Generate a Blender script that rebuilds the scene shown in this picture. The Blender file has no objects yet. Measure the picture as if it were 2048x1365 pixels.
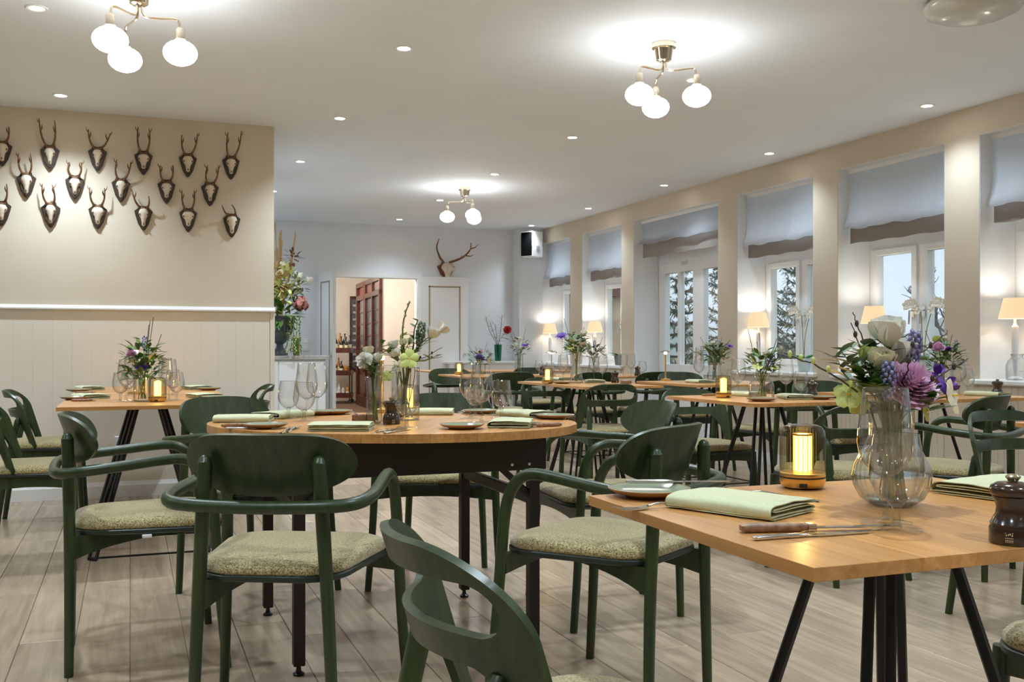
import bpy, bmesh, math, random
from mathutils import Vector, Matrix
R = math.radians
PI = math.pi
random.seed(7)
S = bpy.context.scene
COL = S.collection

# ---------------------------------------------------------------- camera, world, exposure
YAW = R(20.9)
cam_d = bpy.data.cameras.new('camera'); cam = bpy.data.objects.new('camera', cam_d); COL.objects.link(cam)
cam.location = (0, 0, 1.0); cam.rotation_euler = (R(90), 0, -YAW)
cam_d.sensor_width = 36; cam_d.lens = 2000 / 2048 * 36; cam_d.shift_y = 12.5 / 2048
cam_d.clip_start = 0.05; cam_d.clip_end = 300
S.camera = cam
S.view_settings.view_transform = 'Standard'; S.view_settings.look = 'None'
S.view_settings.gamma = 1; S.view_settings.use_curve_mapping = False
S.view_settings.exposure = 0.86
S.cycles.use_denoising = True
S.cycles.max_bounces = 14; S.cycles.transparent_max_bounces = 40
S.cycles.diffuse_bounces = 5; S.cycles.glossy_bounces = 5; S.cycles.transmission_bounces = 8
S.cycles.sample_clamp_indirect = 6
S.cycles.caustics_reflective = False; S.cycles.caustics_refractive = False

w = bpy.data.worlds.new('overcast_sky'); S.world = w; w.use_nodes = True
nt = w.node_tree; bg = nt.nodes['Background']
tc = nt.nodes.new('ShaderNodeTexCoord'); sep = nt.nodes.new('ShaderNodeSeparateXYZ')
nz = nt.nodes.new('ShaderNodeTexNoise'); nz.inputs['Scale'].default_value = 2.2; nz.inputs['Detail'].default_value = 5
mp = nt.nodes.new('ShaderNodeMapping'); mp.inputs['Scale'].default_value = (1, 1, 2.5)
rp = nt.nodes.new('ShaderNodeValToRGB')
rp.color_ramp.elements[0].position = 0.0; rp.color_ramp.elements[0].color = (0.38, 0.44, 0.51, 1)
rp.color_ramp.elements[1].position = 1.0; rp.color_ramp.elements[1].color = (1.40, 1.46, 1.55, 1)
e_ = rp.color_ramp.elements.new(0.22); e_.color = (0.35, 0.44, 0.55, 1)
e_ = rp.color_ramp.elements.new(0.5); e_.color = (0.86, 0.93, 1.02, 1)
mx = nt.nodes.new('ShaderNodeMix'); mx.data_type = 'RGBA'; mx.inputs[7].default_value = (0.58, 0.63, 0.69, 1)
cr = nt.nodes.new('ShaderNodeValToRGB'); cr.color_ramp.elements[0].position = 0.42; cr.color_ramp.elements[1].position = 0.62
nt.links.new(tc.outputs['Generated'], sep.inputs[0]); nt.links.new(sep.outputs[2], rp.inputs[0])
nt.links.new(tc.outputs['Generated'], mp.inputs[0]); nt.links.new(mp.outputs[0], nz.inputs['Vector'])
nt.links.new(nz.outputs[0], cr.inputs[0]); nt.links.new(cr.outputs[0], mx.inputs[0])
nt.links.new(rp.outputs[0], mx.inputs[6]); nt.links.new(mx.outputs[2], bg.inputs[0])
bg.inputs[1].default_value = 1.0

# ---------------------------------------------------------------- helpers
sa, ca = math.sin(YAW), math.cos(YAW)
def U(px, py, z):
    'point of the horizontal plane at height z that the photograph shows at pixel px, py'
    d = 2000 * (1.0 - z) / (py - 695.0); t = (px - 1024) / 2000
    return Vector((d * (t * ca + sa), d * (ca - t * sa), z))
def AX(px, X, py=695):
    'point of the vertical plane x = X seen at pixel px, py'
    t = (px - 1024) / 2000; d = X / (t * ca + sa)
    return Vector((X, d * (ca - t * sa), 1 - (py - 695) * d / 2000))
def AY(px, Y, py=695):
    t = (px - 1024) / 2000; d = Y / (ca - t * sa)
    return Vector((d * (t * ca + sa), Y, 1 - (py - 695) * d / 2000))

class MB:
    def __init__(s): s.v = []; s.f = []
    def add(s, vs, fs, m=None):
        n = len(s.v)
        s.v += [tuple(m @ Vector(p)) for p in vs] if m is not None else [tuple(p) for p in vs]
        s.f += [tuple(i + n for i in f) for f in fs]
        return s
    def box(s, x0, x1, y0, y1, z0, z1, m=None):
        return s.add([(x0,y0,z0),(x1,y0,z0),(x1,y1,z0),(x0,y1,z0),(x0,y0,z1),(x1,y0,z1),(x1,y1,z1),(x0,y1,z1)],
                     [(3,2,1,0),(4,5,6,7),(0,1,5,4),(1,2,6,5),(2,3,7,6),(3,0,4,7)], m)
    def bevbox(s, x0, x1, y0, y1, z0, z1, b=.004, m=None):
        vs = []; o = [(x0,y0),(x1,y0),(x1,y1),(x0,y1)]; i = [(x0+b,y0+b),(x1-b,y0+b),(x1-b,y1-b),(x0+b,y1-b)]
        for z, q in ((z0, i), (z0+b, o), (z1-b, o), (z1, i)): vs += [(x, y, z) for x, y in q]
        fs = [(3,2,1,0), (12,13,14,15)]
        for k in range(3):
            for j in range(4): fs.append((4*k+j, 4*k+(j+1)%4, 4*k+4+(j+1)%4, 4*k+4+j))
        return s.add(vs, fs, m)
    def tube(s, pts, r, seg=10, cap=True, flat=1.0, m=None, closed=False):
        pts = [Vector(p) for p in pts]; n = len(pts)
        rs = list(r) if isinstance(r, (list, tuple)) else [r] * n
        vs = []; fs = []; up = None
        for i, p in enumerate(pts):
            a = pts[(i-1) % n] if (i > 0 or closed) else p; b = pts[(i+1) % n] if (i < n-1 or closed) else p
            t = (b - a)
            t = t.normalized() if t.length > 1e-9 else Vector((0,0,1))
            if up is None:
                up = Vector((0,0,1)) if abs(t.z) < .9 else Vector((1,0,0))
            u = (up - t * up.dot(t))
            if u.length < 1e-6: u = t.orthogonal()
            u.normalize(); w_ = t.cross(u); up = u
            for k in range(seg):
                q = 2*PI*k/seg
                vs.append(p + (u*math.cos(q)*flat + w_*math.sin(q)) * rs[i])
        for i in range(n if closed else n-1):
            for k in range(seg):
                k2 = (k+1) % seg; i2 = (i+1) % n
                fs.append((i*seg+k, i*seg+k2, i2*seg+k2, i2*seg+k))
        if cap and not closed:
            fs.append(tuple(range(seg-1, -1, -1))); fs.append(tuple((n-1)*seg+k for k in range(seg)))
        return s.add(vs, fs, m)
    def lathe(s, prof, seg=20, c=(0,0,0), m=None, sx=1, sy=1, cap=True, flute=0, fl_a=0.0):
        vs = []; fs = []; n = len(prof)
        for r, z in prof:
            for k in range(seg):
                q = 2*PI*k/seg; rr = r * (1 + (fl_a*math.cos(flute*q) if flute else 0))
                vs.append((c[0]+rr*math.cos(q)*sx, c[1]+rr*math.sin(q)*sy, c[2]+z))
        for i in range(n-1):
            for k in range(seg):
                k2 = (k+1) % seg
                fs.append((i*seg+k, i*seg+k2, (i+1)*seg+k2, (i+1)*seg+k))
        if cap:
            if prof[0][0] > 1e-4: fs.append(tuple(range(seg-1, -1, -1)))
            if prof[-1][0] > 1e-4: fs.append(tuple((n-1)*seg+k for k in range(seg)))
        return s.add(vs, fs, m)
    def prism(s, pts, z0, z1, m=None):
        n = len(pts)
        vs = [(x,y,z0) for x,y in pts] + [(x,y,z1) for x,y in pts]
        fs = [tuple(range(n-1,-1,-1)), tuple(range(n, 2*n))] + [(i,(i+1)%n,n+(i+1)%n,n+i) for i in range(n)]
        return s.add(vs, fs, m)
    def loft(s, layers, m=None, cap=True):
        n = len(layers[0]); vs = [p for l in layers for p in l]; fs = []
        for i in range(len(layers)-1):
            for k in range(n):
                k2 = (k+1) % n; fs.append((i*n+k, i*n+k2, (i+1)*n+k2, (i+1)*n+k))
        if cap: fs.append(tuple(range(n-1,-1,-1))); fs.append(tuple((len(layers)-1)*n+k for k in range(n)))
        return s.add(vs, fs, m)
    def blob(s, c, rx, ry, rz, seg=10, rings=6, m=None, jit=0):
        prof = []; vs = []; fs = []
        for i in range(rings+1):
            a = -PI/2 + PI*i/rings
            for k in range(seg):
                q = 2*PI*k/seg; j = 1 + (random.uniform(-jit, jit) if jit else 0)
                vs.append((c[0]+rx*math.cos(a)*math.cos(q)*j, c[1]+ry*math.cos(a)*math.sin(q)*j, c[2]+rz*math.sin(a)))
        for i in range(rings):
            for k in range(seg):
                k2 = (k+1) % seg; fs.append((i*seg+k, i*seg+k2, (i+1)*seg+k2, (i+1)*seg+k))
        return s.add(vs, fs, m)
    def leaf(s, p, d, L, W, up=(0,0,1), bend=.25, n=4, pet=False, ruf=0):
        p = Vector(p); d = Vector(d).normalized(); upv = Vector(up)
        sd = d.cross(upv)
        sd = sd.normalized() if sd.length > 1e-4 else d.orthogonal().normalized()
        nn = sd.cross(d).normalized(); vs = []; fs = []
        for i in range(n+1):
            t = i/n; wd = W*.5*math.sin(PI*min(1, .08+t*.92))**.8 if t < 1 else 0.0005
            if pet: wd = max(.0004, W*.5*min(1, .15+t/.42)**.8*math.sqrt(max(0, 1-max(0, (t-.62)/.38)**2)))
            c = p + d*L*t - nn*bend*L*t*t; j = ruf*L*t if ruf else 0
            vs += [c - sd*wd + nn*(wd*(-.35 if pet else 0) + random.uniform(-j,j)), c - nn*wd*(-.1 if pet else .25) + nn*random.uniform(-j,j), c + sd*wd + nn*(wd*(-.35 if pet else 0) + random.uniform(-j,j))]
        for i in range(n):
            a = i*3; fs += [(a,a+1,a+4,a+3),(a+1,a+2,a+5,a+4)]
        return s.add(vs, fs)
    def build(s, name, mat, parent=None, smooth=True, ang=40, solid=None, bevel=None):
        me = bpy.data.meshes.new(name); me.from_pydata(s.v, [], s.f); me.validate()
        if solid:
            bm = bmesh.new(); bm.from_mesh(me); bmesh.ops.remove_doubles(bm, verts=bm.verts, dist=1e-5)
            bmesh.ops.dissolve_degenerate(bm, edges=bm.edges, dist=1e-5); bmesh.ops.recalc_face_normals(bm, faces=bm.faces); bm.normal_update()
            bm.verts.ensure_lookup_table(); bm.verts.index_update(); nv = len(bm.verts)
            V = [v.co.copy() for v in bm.verts] + [v.co - v.normal*solid for v in bm.verts]; F = []
            for f in bm.faces: q = [v.index for v in f.verts]; F.append(q); F.append([i+nv for i in q[::-1]])
            for e in bm.edges:
                if e.is_boundary: i, j = e.verts[0].index, e.verts[1].index; F.append([i, j, j+nv, i+nv])
            bm.free(); me.clear_geometry(); me.from_pydata(V, [], F)
        bm = bmesh.new(); bm.from_mesh(me); bmesh.ops.remove_doubles(bm, verts=bm.verts, dist=1e-6)
        bmesh.ops.recalc_face_normals(bm, faces=bm.faces); bm.to_mesh(me); bm.free()
        if smooth:
            me.polygons.foreach_set('use_smooth', [True]*len(me.polygons)); me.set_sharp_from_angle(angle=R(ang))
        o = bpy.data.objects.new(name, me); COL.objects.link(o)
        me.materials.append(mat)
        if parent is not None: o.parent = parent
        return o
def mb(): return MB()
def smooth(pts, n=6):
    pts = [Vector(p) for p in pts]; out = []
    for i in range(len(pts)-1):
        p0 = pts[max(0,i-1)]; p1 = pts[i]; p2 = pts[i+1]; p3 = pts[min(len(pts)-1,i+2)]
        for k in range(n):
            t = k/n
            out.append(.5*((2*p1)+(p2-p0)*t+(2*p0-5*p1+4*p2-p3)*t*t+(3*p1-p0-3*p2+p3)*t**3))
    out.append(pts[-1]); return out
def rpoly(cs, rad, n=5):
    out = []; N = len(cs)
    for i in range(N):
        p = Vector(cs[i]); a = Vector(cs[i-1]); b = Vector(cs[(i+1)%N])
        u = (a-p).normalized(); v = (b-p).normalized(); half = u.angle(v)/2
        r = rad[i] if isinstance(rad, (list,tuple)) else rad; L = r/math.tan(half)
        c = p + (u+v).normalized()*(r/math.sin(half)); s_ = p+u*L-c; e_ = p+v*L-c
        a0 = math.atan2(s_.y,s_.x); a1 = math.atan2(e_.y,e_.x); dd = (a1-a0+PI)%(2*PI)-PI
        for k in range(n+1): q = a0+dd*k/n; out.append((c.x+r*math.cos(q), c.y+r*math.sin(q)))
    return out
def scl(pts, s_, c=None):
    cx = sum(p[0] for p in pts)/len(pts); cy = sum(p[1] for p in pts)/len(pts)
    return [(cx+(x-cx)*s_, cy+(y-cy)*s_) for x,y in pts]
def T(x=0, y=0, z=0, rz=0, rx=0, ry=0, s=1):
    return Matrix.Translation((x,y,z)) @ Matrix.Rotation(rz,4,'Z') @ Matrix.Rotation(ry,4,'Y') @ Matrix.Rotation(rx,4,'X') @ Matrix.Scale(s,4)
def tag(o, label, cat, group=None, kind=None):
    o['label'] = label; o['category'] = cat
    if group: o['group'] = group
    elif 'group' in o: del o['group']
    if kind: o['kind'] = kind
    return o
def thing(name, label, cat, loc=(0,0,0), rz=0, group=None):
    o = bpy.data.objects.new(name, None); COL.objects.link(o); o.empty_display_size = .1
    o.location = loc; o.rotation_euler = (0,0,rz)
    return tag(o, label, cat, group)
def struct(o): o['kind'] = 'structure'; return o
def sempty(name, loc=(0,0,0)):
    o = bpy.data.objects.new(name, None); COL.objects.link(o); o.location = loc; o['kind'] = 'structure'; return o
def dup(root, loc, rz=0, label=None, group=None, s=None):
    r = root.copy(); COL.objects.link(r); r.location = loc; r.rotation_euler = (0,0,rz)
    if s: r.scale = (s,s,s)
    if label: r['label'] = label
    if group: r['group'] = group
    for ch in list(root.children):
        c = ch.copy(); COL.objects.link(c); c.parent = r
        for g in ch.children:
            d = g.copy(); COL.objects.link(d); d.parent = c
    return r

# ---------------------------------------------------------------- materials
MATS = {}
def mat(name, col, rough=.5, metal=0, spec=.5, trans=0, sheen=0, coat=0, emit=None, estr=0):
    m = bpy.data.materials.new(name); m.use_nodes = True; b = m.node_tree.nodes['Principled BSDF']
    b.inputs['Base Color'].default_value = (*col, 1); b.inputs['Roughness'].default_value = rough
    b.inputs['Metallic'].default_value = metal; b.inputs['Specular IOR Level'].default_value = spec
    if trans: b.inputs['Transmission Weight'].default_value = trans
    if sheen: b.inputs['Sheen Weight'].default_value = sheen; b.inputs['Sheen Roughness'].default_value = .4
    if coat: b.inputs['Coat Weight'].default_value = coat; b.inputs['Coat Roughness'].default_value = .2
    if emit: b.inputs['Emission Color'].default_value = (*emit, 1); b.inputs['Emission Strength'].default_value = estr
    MATS[name] = m; return m
def nodes(m): return m.node_tree.nodes, m.node_tree.links, m.node_tree.nodes['Principled BSDF']
def vary(name, c1, c2, scale=(1,1,1), nscale=6, detail=4, rough=.5, bump=0, bdist=.002, rnd=0.0, distort=0, metal=0, spec=.5, lo=.3, hi=.7, sheen=0, bscale=None, coat=0):
    'two-tone noise material in object space, optional bump and per-object tint'
    m = mat(name, c1, rough, metal, spec, sheen=sheen, coat=coat); N, L, b = nodes(m)
    tc = N.new('ShaderNodeTexCoord'); mp = N.new('ShaderNodeMapping'); mp.inputs['Scale'].default_value = scale
    nz = N.new('ShaderNodeTexNoise'); nz.inputs['Scale'].default_value = nscale; nz.inputs['Detail'].default_value = detail; nz.inputs['Distortion'].default_value = distort
    rp = N.new('ShaderNodeValToRGB'); rp.color_ramp.elements[0].position = lo; rp.color_ramp.elements[1].position = hi
    rp.color_ramp.elements[0].color = (*c1,1); rp.color_ramp.elements[1].color = (*c2,1)
    L.new(tc.outputs['Object'], mp.inputs[0]); L.new(mp.outputs[0], nz.inputs['Vector']); L.new(nz.outputs[0], rp.inputs[0])
    out = rp.outputs[0]
    if rnd:
        oi = N.new('ShaderNodeObjectInfo'); mr = N.new('ShaderNodeMapRange'); mr.inputs[3].default_value = 1-rnd; mr.inputs[4].default_value = 1+rnd
        hv = N.new('ShaderNodeHueSaturation'); L.new(oi.outputs['Random'], mr.inputs[0]); L.new(mr.outputs[0], hv.inputs['Value']); L.new(out, hv.inputs['Color']); out = hv.outputs[0]
        ad = N.new('ShaderNodeVectorMath'); ad.operation = 'ADD'; cx = N.new('ShaderNodeCombineXYZ'); ml = N.new('ShaderNodeMath'); ml.operation = 'MULTIPLY'; ml.inputs[1].default_value = 37
        L.new(oi.outputs['Random'], ml.inputs[0]); L.new(ml.outputs[0], cx.inputs[0]); L.new(ml.outputs[0], cx.inputs[2]); L.new(mp.outputs[0], ad.inputs[0]); L.new(cx.outputs[0], ad.inputs[1]); L.new(ad.outputs[0], nz.inputs['Vector'])
    L.new(out, b.inputs['Base Color'])
    if bump:
        src = nz
        if bscale:
            src = N.new('ShaderNodeTexNoise'); src.inputs['Scale'].default_value = bscale; src.inputs['Detail'].default_value = 3; L.new(tc.outputs['Object'], src.inputs['Vector'])
        bp = N.new('ShaderNodeBump'); bp.inputs['Strength'].default_value = bump; bp.inputs['Distance'].default_value = bdist
        L.new(src.outputs[0], bp.inputs['Height']); L.new(bp.outputs[0], b.inputs['Normal'])
    return m
def thin_glass(name, tint=(.97,.98,.98), edge=(.62,.66,.68), fres=1.45, gl=1.0, pwr=2.2):
    m = bpy.data.materials.new(name); m.use_nodes = True; nt = m.node_tree; N = nt.nodes; L = nt.links; N.clear()
    out = N.new('ShaderNodeOutputMaterial'); tr = N.new('ShaderNodeBsdfTransparent'); g = N.new('ShaderNodeBsdfGlossy'); g.inputs['Roughness'].default_value = .03
    fr = N.new('ShaderNodeFresnel'); fr.inputs[0].default_value = fres; lw = N.new('ShaderNodeLayerWeight'); lw.inputs[0].default_value = .5
    pw = N.new('ShaderNodeMath'); pw.operation = 'POWER'; pw.inputs[1].default_value = pwr
    mc = N.new('ShaderNodeMix'); mc.data_type = 'RGBA'; mc.inputs[6].default_value = (*tint,1); mc.inputs[7].default_value = (*edge,1)
    ms = N.new('ShaderNodeMixShader'); g.inputs[0].default_value = (gl,gl,gl,1)
    L.new(lw.outputs['Facing'], pw.inputs[0]); L.new(pw.outputs[0], mc.inputs[0]); L.new(mc.outputs[2], tr.inputs[0])
    ge = N.new('ShaderNodeNewGeometry'); im = N.new('ShaderNodeMix'); im.inputs[2].default_value = fres; im.inputs[3].default_value = 1/fres
    L.new(ge.outputs['Backfacing'], im.inputs[0]); L.new(im.outputs[0], fr.inputs[0])
    L.new(fr.outputs[0], ms.inputs[0]); L.new(tr.outputs[0], ms.inputs[1]); L.new(g.outputs[0], ms.inputs[2]); L.new(ms.outputs[0], out.inputs[0])
    MATS[name] = m; return m
def glow(name, col, strength):
    m = bpy.data.materials.new(name); m.use_nodes = True; nt = m.node_tree; nt.nodes.clear()
    o = nt.nodes.new('ShaderNodeOutputMaterial'); e = nt.nodes.new('ShaderNodeEmission'); e.inputs[0].default_value = (*col,1); e.inputs[1].default_value = strength
    nt.links.new(e.outputs[0], o.inputs[0]); MATS[name] = m; return m

m_wall = vary('warm_white_wall', (.60,.525,.415), (.64,.565,.45), nscale=3, rough=.7)
m_dado = vary('bounce_lit_dado', (.76,.705,.60), (.79,.735,.635), nscale=3, rough=.55)  # lighter than the wall above: floor bounce put into the dado colour
m_back = vary('cool_white_wall', (.72,.745,.77), (.76,.785,.81), nscale=3, rough=.7)
m_ceil = vary('ceiling_paint', (.78,.845,.93), (.81,.875,.95), nscale=2, rough=.75)
m_trim = mat('white_satin_paint', (.80,.80,.79), .35)
m_frame = mat('white_window_paint', (.82,.84,.86), .3)
m_floor = vary('vinyl_oak_plank', (.29,.215,.14), (.45,.35,.245), scale=(9,.7,1), nscale=3.5, detail=6, rough=.24, rnd=.15, distort=.6, bump=.05, lo=.25, hi=.75)
m_seam = mat('dark_floor_seam', (.20,.15,.11), .6)
def wood_green():
    m = vary('green_stained_wood', (.009,.024,.008), (.044,.066,.013), scale=(14,14,.8), nscale=4, detail=3, rough=.36, bump=.03, distort=.2, lo=.3, hi=.9, spec=.5)
    return m
m_green = wood_green()
m_fab = vary('olive_boucle_fabric', (.10,.076,.022), (.55,.455,.22), nscale=230, detail=3, rough=.95, bump=.9, bdist=.004, sheen=.5, lo=.32, hi=.66)
m_piping = mat('black_shell_edge', (.012,.022,.016), .4)
def oak(nm, sc, k=1.0):
    return vary(nm, (.40*k,.17*k,.042*k), (.64*k,.325*k,.105*k), scale=sc, nscale=3, detail=7, rough=.38, rnd=.13, distort=.8, bump=.05, lo=.25, hi=.75, coat=.15)
m_oak_x = oak('oak_along_x', (1.2,22,22)); m_oak_y = oak('oak_along_y', (22,1.2,22))
m_steel = mat('black_steel', (.012,.012,.014), .35, .3)
m_apron = mat('brown_black_steel', (.020,.013,.010), .45, .2)
m_plast = mat('black_plastic', (.02,.02,.02), .5)
m_chrome = mat('polished_steel', (.72,.72,.72), .14, 1)
m_champ = mat('champagne_metal', (.80,.70,.55), .16, 1)
m_brass = mat('brushed_brass', (.80,.52,.17), .28, 1)
m_glass = thin_glass('clear_glass', (.975,.98,.98), (.17,.19,.21), 2.0, 1.0, 1.9)
m_gthick = thin_glass('thick_clear_glass', (.93,.945,.94), (.34,.37,.39), 1.8, 1.0, 1.6)
m_foot = thin_glass('glass_foot', (.97,.975,.975), (.94,.95,.955), 1.7, 1.0, 2.0)
def dw(prof, th=.0013): return prof
m_pane = thin_glass('window_pane', (.97,.985,.985), (.8,.88,.88), 1.25)
m_smoke = thin_glass('smoky_amber_glass', (.80,.74,.60), (.40,.34,.22))
m_emer = thin_glass('emerald_glass', (.02,.42,.30), (.0,.14,.1))
m_water = thin_glass('still_water', (.93,.96,.95), (.6,.7,.7), 1.33)
m_opal = glow('lit_opal_glass', (1,.98,.94), 13.0)
m_led = glow('downlight_lens', (1,.95,.88), 30.0)
m_amber = glow('amber_lamp_core', (1,.60,.14), 5.0)
m_warmtip = glow('warm_light_tip', (1,.78,.45), 12.0)
m_shade = mat('lit_linen_shade', (.62,.50,.36), .9, emit=(1,.66,.34), estr=.38)
m_linen_old = vary('grey_linen', (.27,.285,.325), (.35,.365,.41), scale=(90,90,12), nscale=5, rough=.95, bump=.25, bdist=.001)
m_linen2 = vary('taupe_linen_lining', (.25,.22,.20), (.31,.28,.25), scale=(90,90,12), nscale=5, rough=.95)
def translucent_cloth(name, c1, c2, share):
    m = vary(name, c1, c2, scale=(60,60,8), nscale=6, rough=.95, bump=.15, bdist=.001); N, L, b = nodes(m)
    t = N.new('ShaderNodeBsdfTranslucent'); ms = N.new('ShaderNodeMixShader'); ms.inputs[0].default_value = share
    src = b.inputs['Base Color'].links[0].from_socket; L.new(src, t.inputs[0])
    out = [n for n in N if n.type == 'OUTPUT_MATERIAL'][0]; L.new(b.outputs[0], ms.inputs[1]); L.new(t.outputs[0], ms.inputs[2]); L.new(ms.outputs[0], out.inputs[0]); return m
m_linen = translucent_cloth('grey_linen', (.70,.75,.84), (.78,.82,.90), .78)
m_nap = vary('sage_linen', (.50,.52,.32), (.57,.59,.38), nscale=160, rough=.9, bump=.15, bdist=.0006, sheen=.2)
m_plate = vary('sage_glaze', (.20,.23,.15), (.27,.30,.20), nscale=9, rough=.18, coat=.4)
m_rim = mat('brown_stoneware', (.34,.20,.10), .4)
m_kwood = vary('walnut_handle', (.17,.085,.04), (.36,.20,.11), scale=(14,3,14), nscale=8, rough=.45)
m_mill = vary('dark_lacquered_wood', (.018,.008,.004), (.045,.020,.010), scale=(1,1,6), nscale=8, rough=.16, coat=.5)
m_mark = mat('gilt_print', (.70,.56,.34), .5)
m_bone = vary('bleached_bone', (.56,.47,.36), (.78,.70,.58), nscale=22, rough=.7, bump=.3)
m_antler = vary('brown_antler', (.075,.032,.012), (.26,.12,.045), nscale=24, rough=.6, bump=.4)
m_shield = vary('dark_oak_shield', (.022,.012,.006), (.06,.032,.014), nscale=20, rough=.5)
m_redfur = vary('red_brown_wood', (.10,.028,.012), (.20,.06,.028), nscale=14, rough=.5)
m_mahog = vary('mahogany', (.045,.009,.006), (.10,.022,.012), scale=(8,8,1), nscale=6, rough=.3)
m_stain = vary('dark_blue_lead_glass', (.03,.04,.06), (.16,.17,.19), nscale=30, rough=.2)
m_carpet = vary('brown_carpet', (.10,.055,.03), (.17,.10,.06), nscale=60, rough=1)
m_corr = vary('cream_corridor_wall', (.66,.61,.55), (.71,.66,.60), nscale=3, rough=.8)
m_grey = vary('grey_stone_top', (.36,.34,.32), (.44,.42,.40), nscale=30, rough=.5)
m_urn = vary('weathered_zinc', (.055,.065,.085), (.13,.14,.16), nscale=9, rough=.55, metal=.4)
m_white = mat('white_petal', (.90,.88,.80), .6); m_cream = mat('cream_petal', (.80,.74,.52), .6)
m_lime = mat('lime_petal', (.60,.66,.20), .6); m_pink = vary('pink_petal', (.70,.40,.60), (.84,.58,.74), nscale=30, rough=.6)
m_purple = mat('purple_petal', (.13,.035,.33), .6); m_lilac = vary('blue_grape_bead', (.13,.12,.30), (.34,.32,.52), nscale=60, rough=.5)
m_red = mat('red_petal', (.60,.06,.06), .6); m_dusty = vary('dusty_rose_petal', (.36,.10,.09), (.58,.25,.22), nscale=40, rough=.8)
m_yellow = mat('yellow_stamen', (.75,.55,.10), .7)
m_leaf = vary('green_leaf', (.035,.10,.018), (.10,.20,.04), nscale=14, rough=.45)
m_leafg = vary('grey_green_leaf', (.11,.17,.10), (.20,.27,.17), nscale=14, rough=.55)
m_orch = mat('glossy_orchid_leaf', (.03,.20,.03), .3)
m_stem = mat('green_stem', (.14,.22,.05), .5); m_twig = mat('dark_twig', (.05,.035,.022), .7)
m_reed = mat('straw_reed', (.62,.42,.18), .8); m_catkin = mat('silver_catkin', (.45,.42,.36), .9)
m_pot = mat('pale_celadon_pot', (.56,.62,.60), .4); m_potg = mat('grey_green_pot', (.20,.24,.22), .5)
m_ground = vary('winter_lawn', (.12,.13,.06), (.26,.22,.13), nscale=3, rough=1)
m_conif = vary('blue_spruce_needles', (.18,.24,.20), (.34,.40,.35), nscale=20, rough=.8)
m_bark = vary('grey_bark', (.10,.09,.08), (.2,.18,.16), nscale=12, rough=.9)
m_hedge = vary('brown_hedge', (.22,.21,.15), (.42,.36,.26), nscale=8, rough=1)
m_hill = vary('grey_hill', (.26,.30,.30), (.36,.39,.37), nscale=.3, rough=1)
m_brick = vary('ochre_render', (.42,.30,.20), (.50,.36,.25), nscale=3, rough=.9)
m_wine = mat('dark_bottle_glass', (.03,.025,.02), .08); m_amberb = mat('amber_spirit', (.42,.16,.03), .1); m_clearb = mat('pale_bottle_glass', (.55,.58,.58), .1)
m_black = mat('black_cloth_grille', (.004,.004,.004), .9, spec=.05)
m_cond = mat('copper_ramekin', (.45,.18,.07), .35, .6)
# ---------------------------------------------------------------- the setting
ZC = 2.557
YL, XL, YB, XR = 7.19, .948, 12.44, 5.095
XO = 5.40
fl = sempty('floor')
mb().box(-4, 5.5, -4, 12.6, -.12, -.006).build('floor_base', m_seam, fl, False)
def plank(x0, x1, y0, y1):
    g = .0008; b = .0015
    return mb().bevbox(x0+g, x1-g, y0+g, y1-g, -.006, 0, b)
PW, PL = .175, 1.22
rnd = random.Random(3)
spots = []
for i in range(-23, 30):
    off = rnd.uniform(0, PL)
    for j in range(-5, 12):
        x0, x1 = i*PW, (i+1)*PW; y0, y1 = off+j*PL, off+(j+1)*PL
        x0 = max(x0, -4); x1 = min(x1, 5.095); y0 = max(y0, -4); y1 = min(y1, YB)
        if x1-x0 < .02 or y1-y0 < .05 or (y0 > YL and x1 < XL): continue
        cx, cy = (x0+x1)/2, (y0+y1)/2
        d = cx*sa + cy*ca; r = cx*ca - cy*sa
        vis = d > 2.2 and abs(r/d) < .56
        spots.append((d if vis else 99+cy*0, x0, x1, y0, y1))
spots.sort()
shared = {}
rest = MB()
for k, (d, x0, x1, y0, y1) in enumerate(spots):
    if d < 90 and k < 290:
        key = (round(x1-x0, 3), round(y1-y0, 3)); cx, cy = (x0+x1)/2, (y0+y1)/2
        if key in shared:
            o = shared[key].copy(); COL.objects.link(o)
        else:
            hx, hy = (x1-x0)/2, (y1-y0)/2
            o = plank(-hx, hx, -hy, hy).build('plank', m_floor, fl, False); shared[key] = o
        o.name = 'plank'; o.location = (cx, cy, 0)
    else:
        rest.v += []; rest.bevbox(x0+.0008, x1-.0008, y0+.0008, y1-.0008, -.006, 0, .0015)
fr_ = rest.build('far_planks', m_floor, fl, False); fr_['kind'] = 'stuff'

struct(mb().box(-4.2, 5.5, -4.2, YB+.15, ZC, ZC+.15).build('ceiling', m_ceil, None, False))
# left wall with chair rail, boarded dado and baseboard
wl = sempty('wall_left')
mb().box(-4.2, XL, YL, YL+.2, 0, ZC).build('plaster', m_wall, wl, False)
b0 = None
for k in range(18):
    x1 = XL - .03 - k*.116; x0 = x1 - .1155
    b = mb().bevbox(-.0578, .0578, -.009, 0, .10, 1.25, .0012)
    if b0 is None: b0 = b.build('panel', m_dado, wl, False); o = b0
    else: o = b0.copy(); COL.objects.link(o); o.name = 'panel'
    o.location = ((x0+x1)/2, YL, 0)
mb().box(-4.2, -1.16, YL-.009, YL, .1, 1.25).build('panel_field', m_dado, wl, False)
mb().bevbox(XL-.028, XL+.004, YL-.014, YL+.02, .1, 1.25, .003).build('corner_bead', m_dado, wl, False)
struct(mb().prism([(0,0),(-.022,0),(-.032,.006),(-.032,.014),(-.018,.022),(-.014,.030),(0,.034)], -4.2, XL+.004, m=Matrix(((0,0,1,0),(1,0,0,YL),(0,1,0,1.245),(0,0,0,1)))).build('trim_1', m_trim, None, False))
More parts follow.
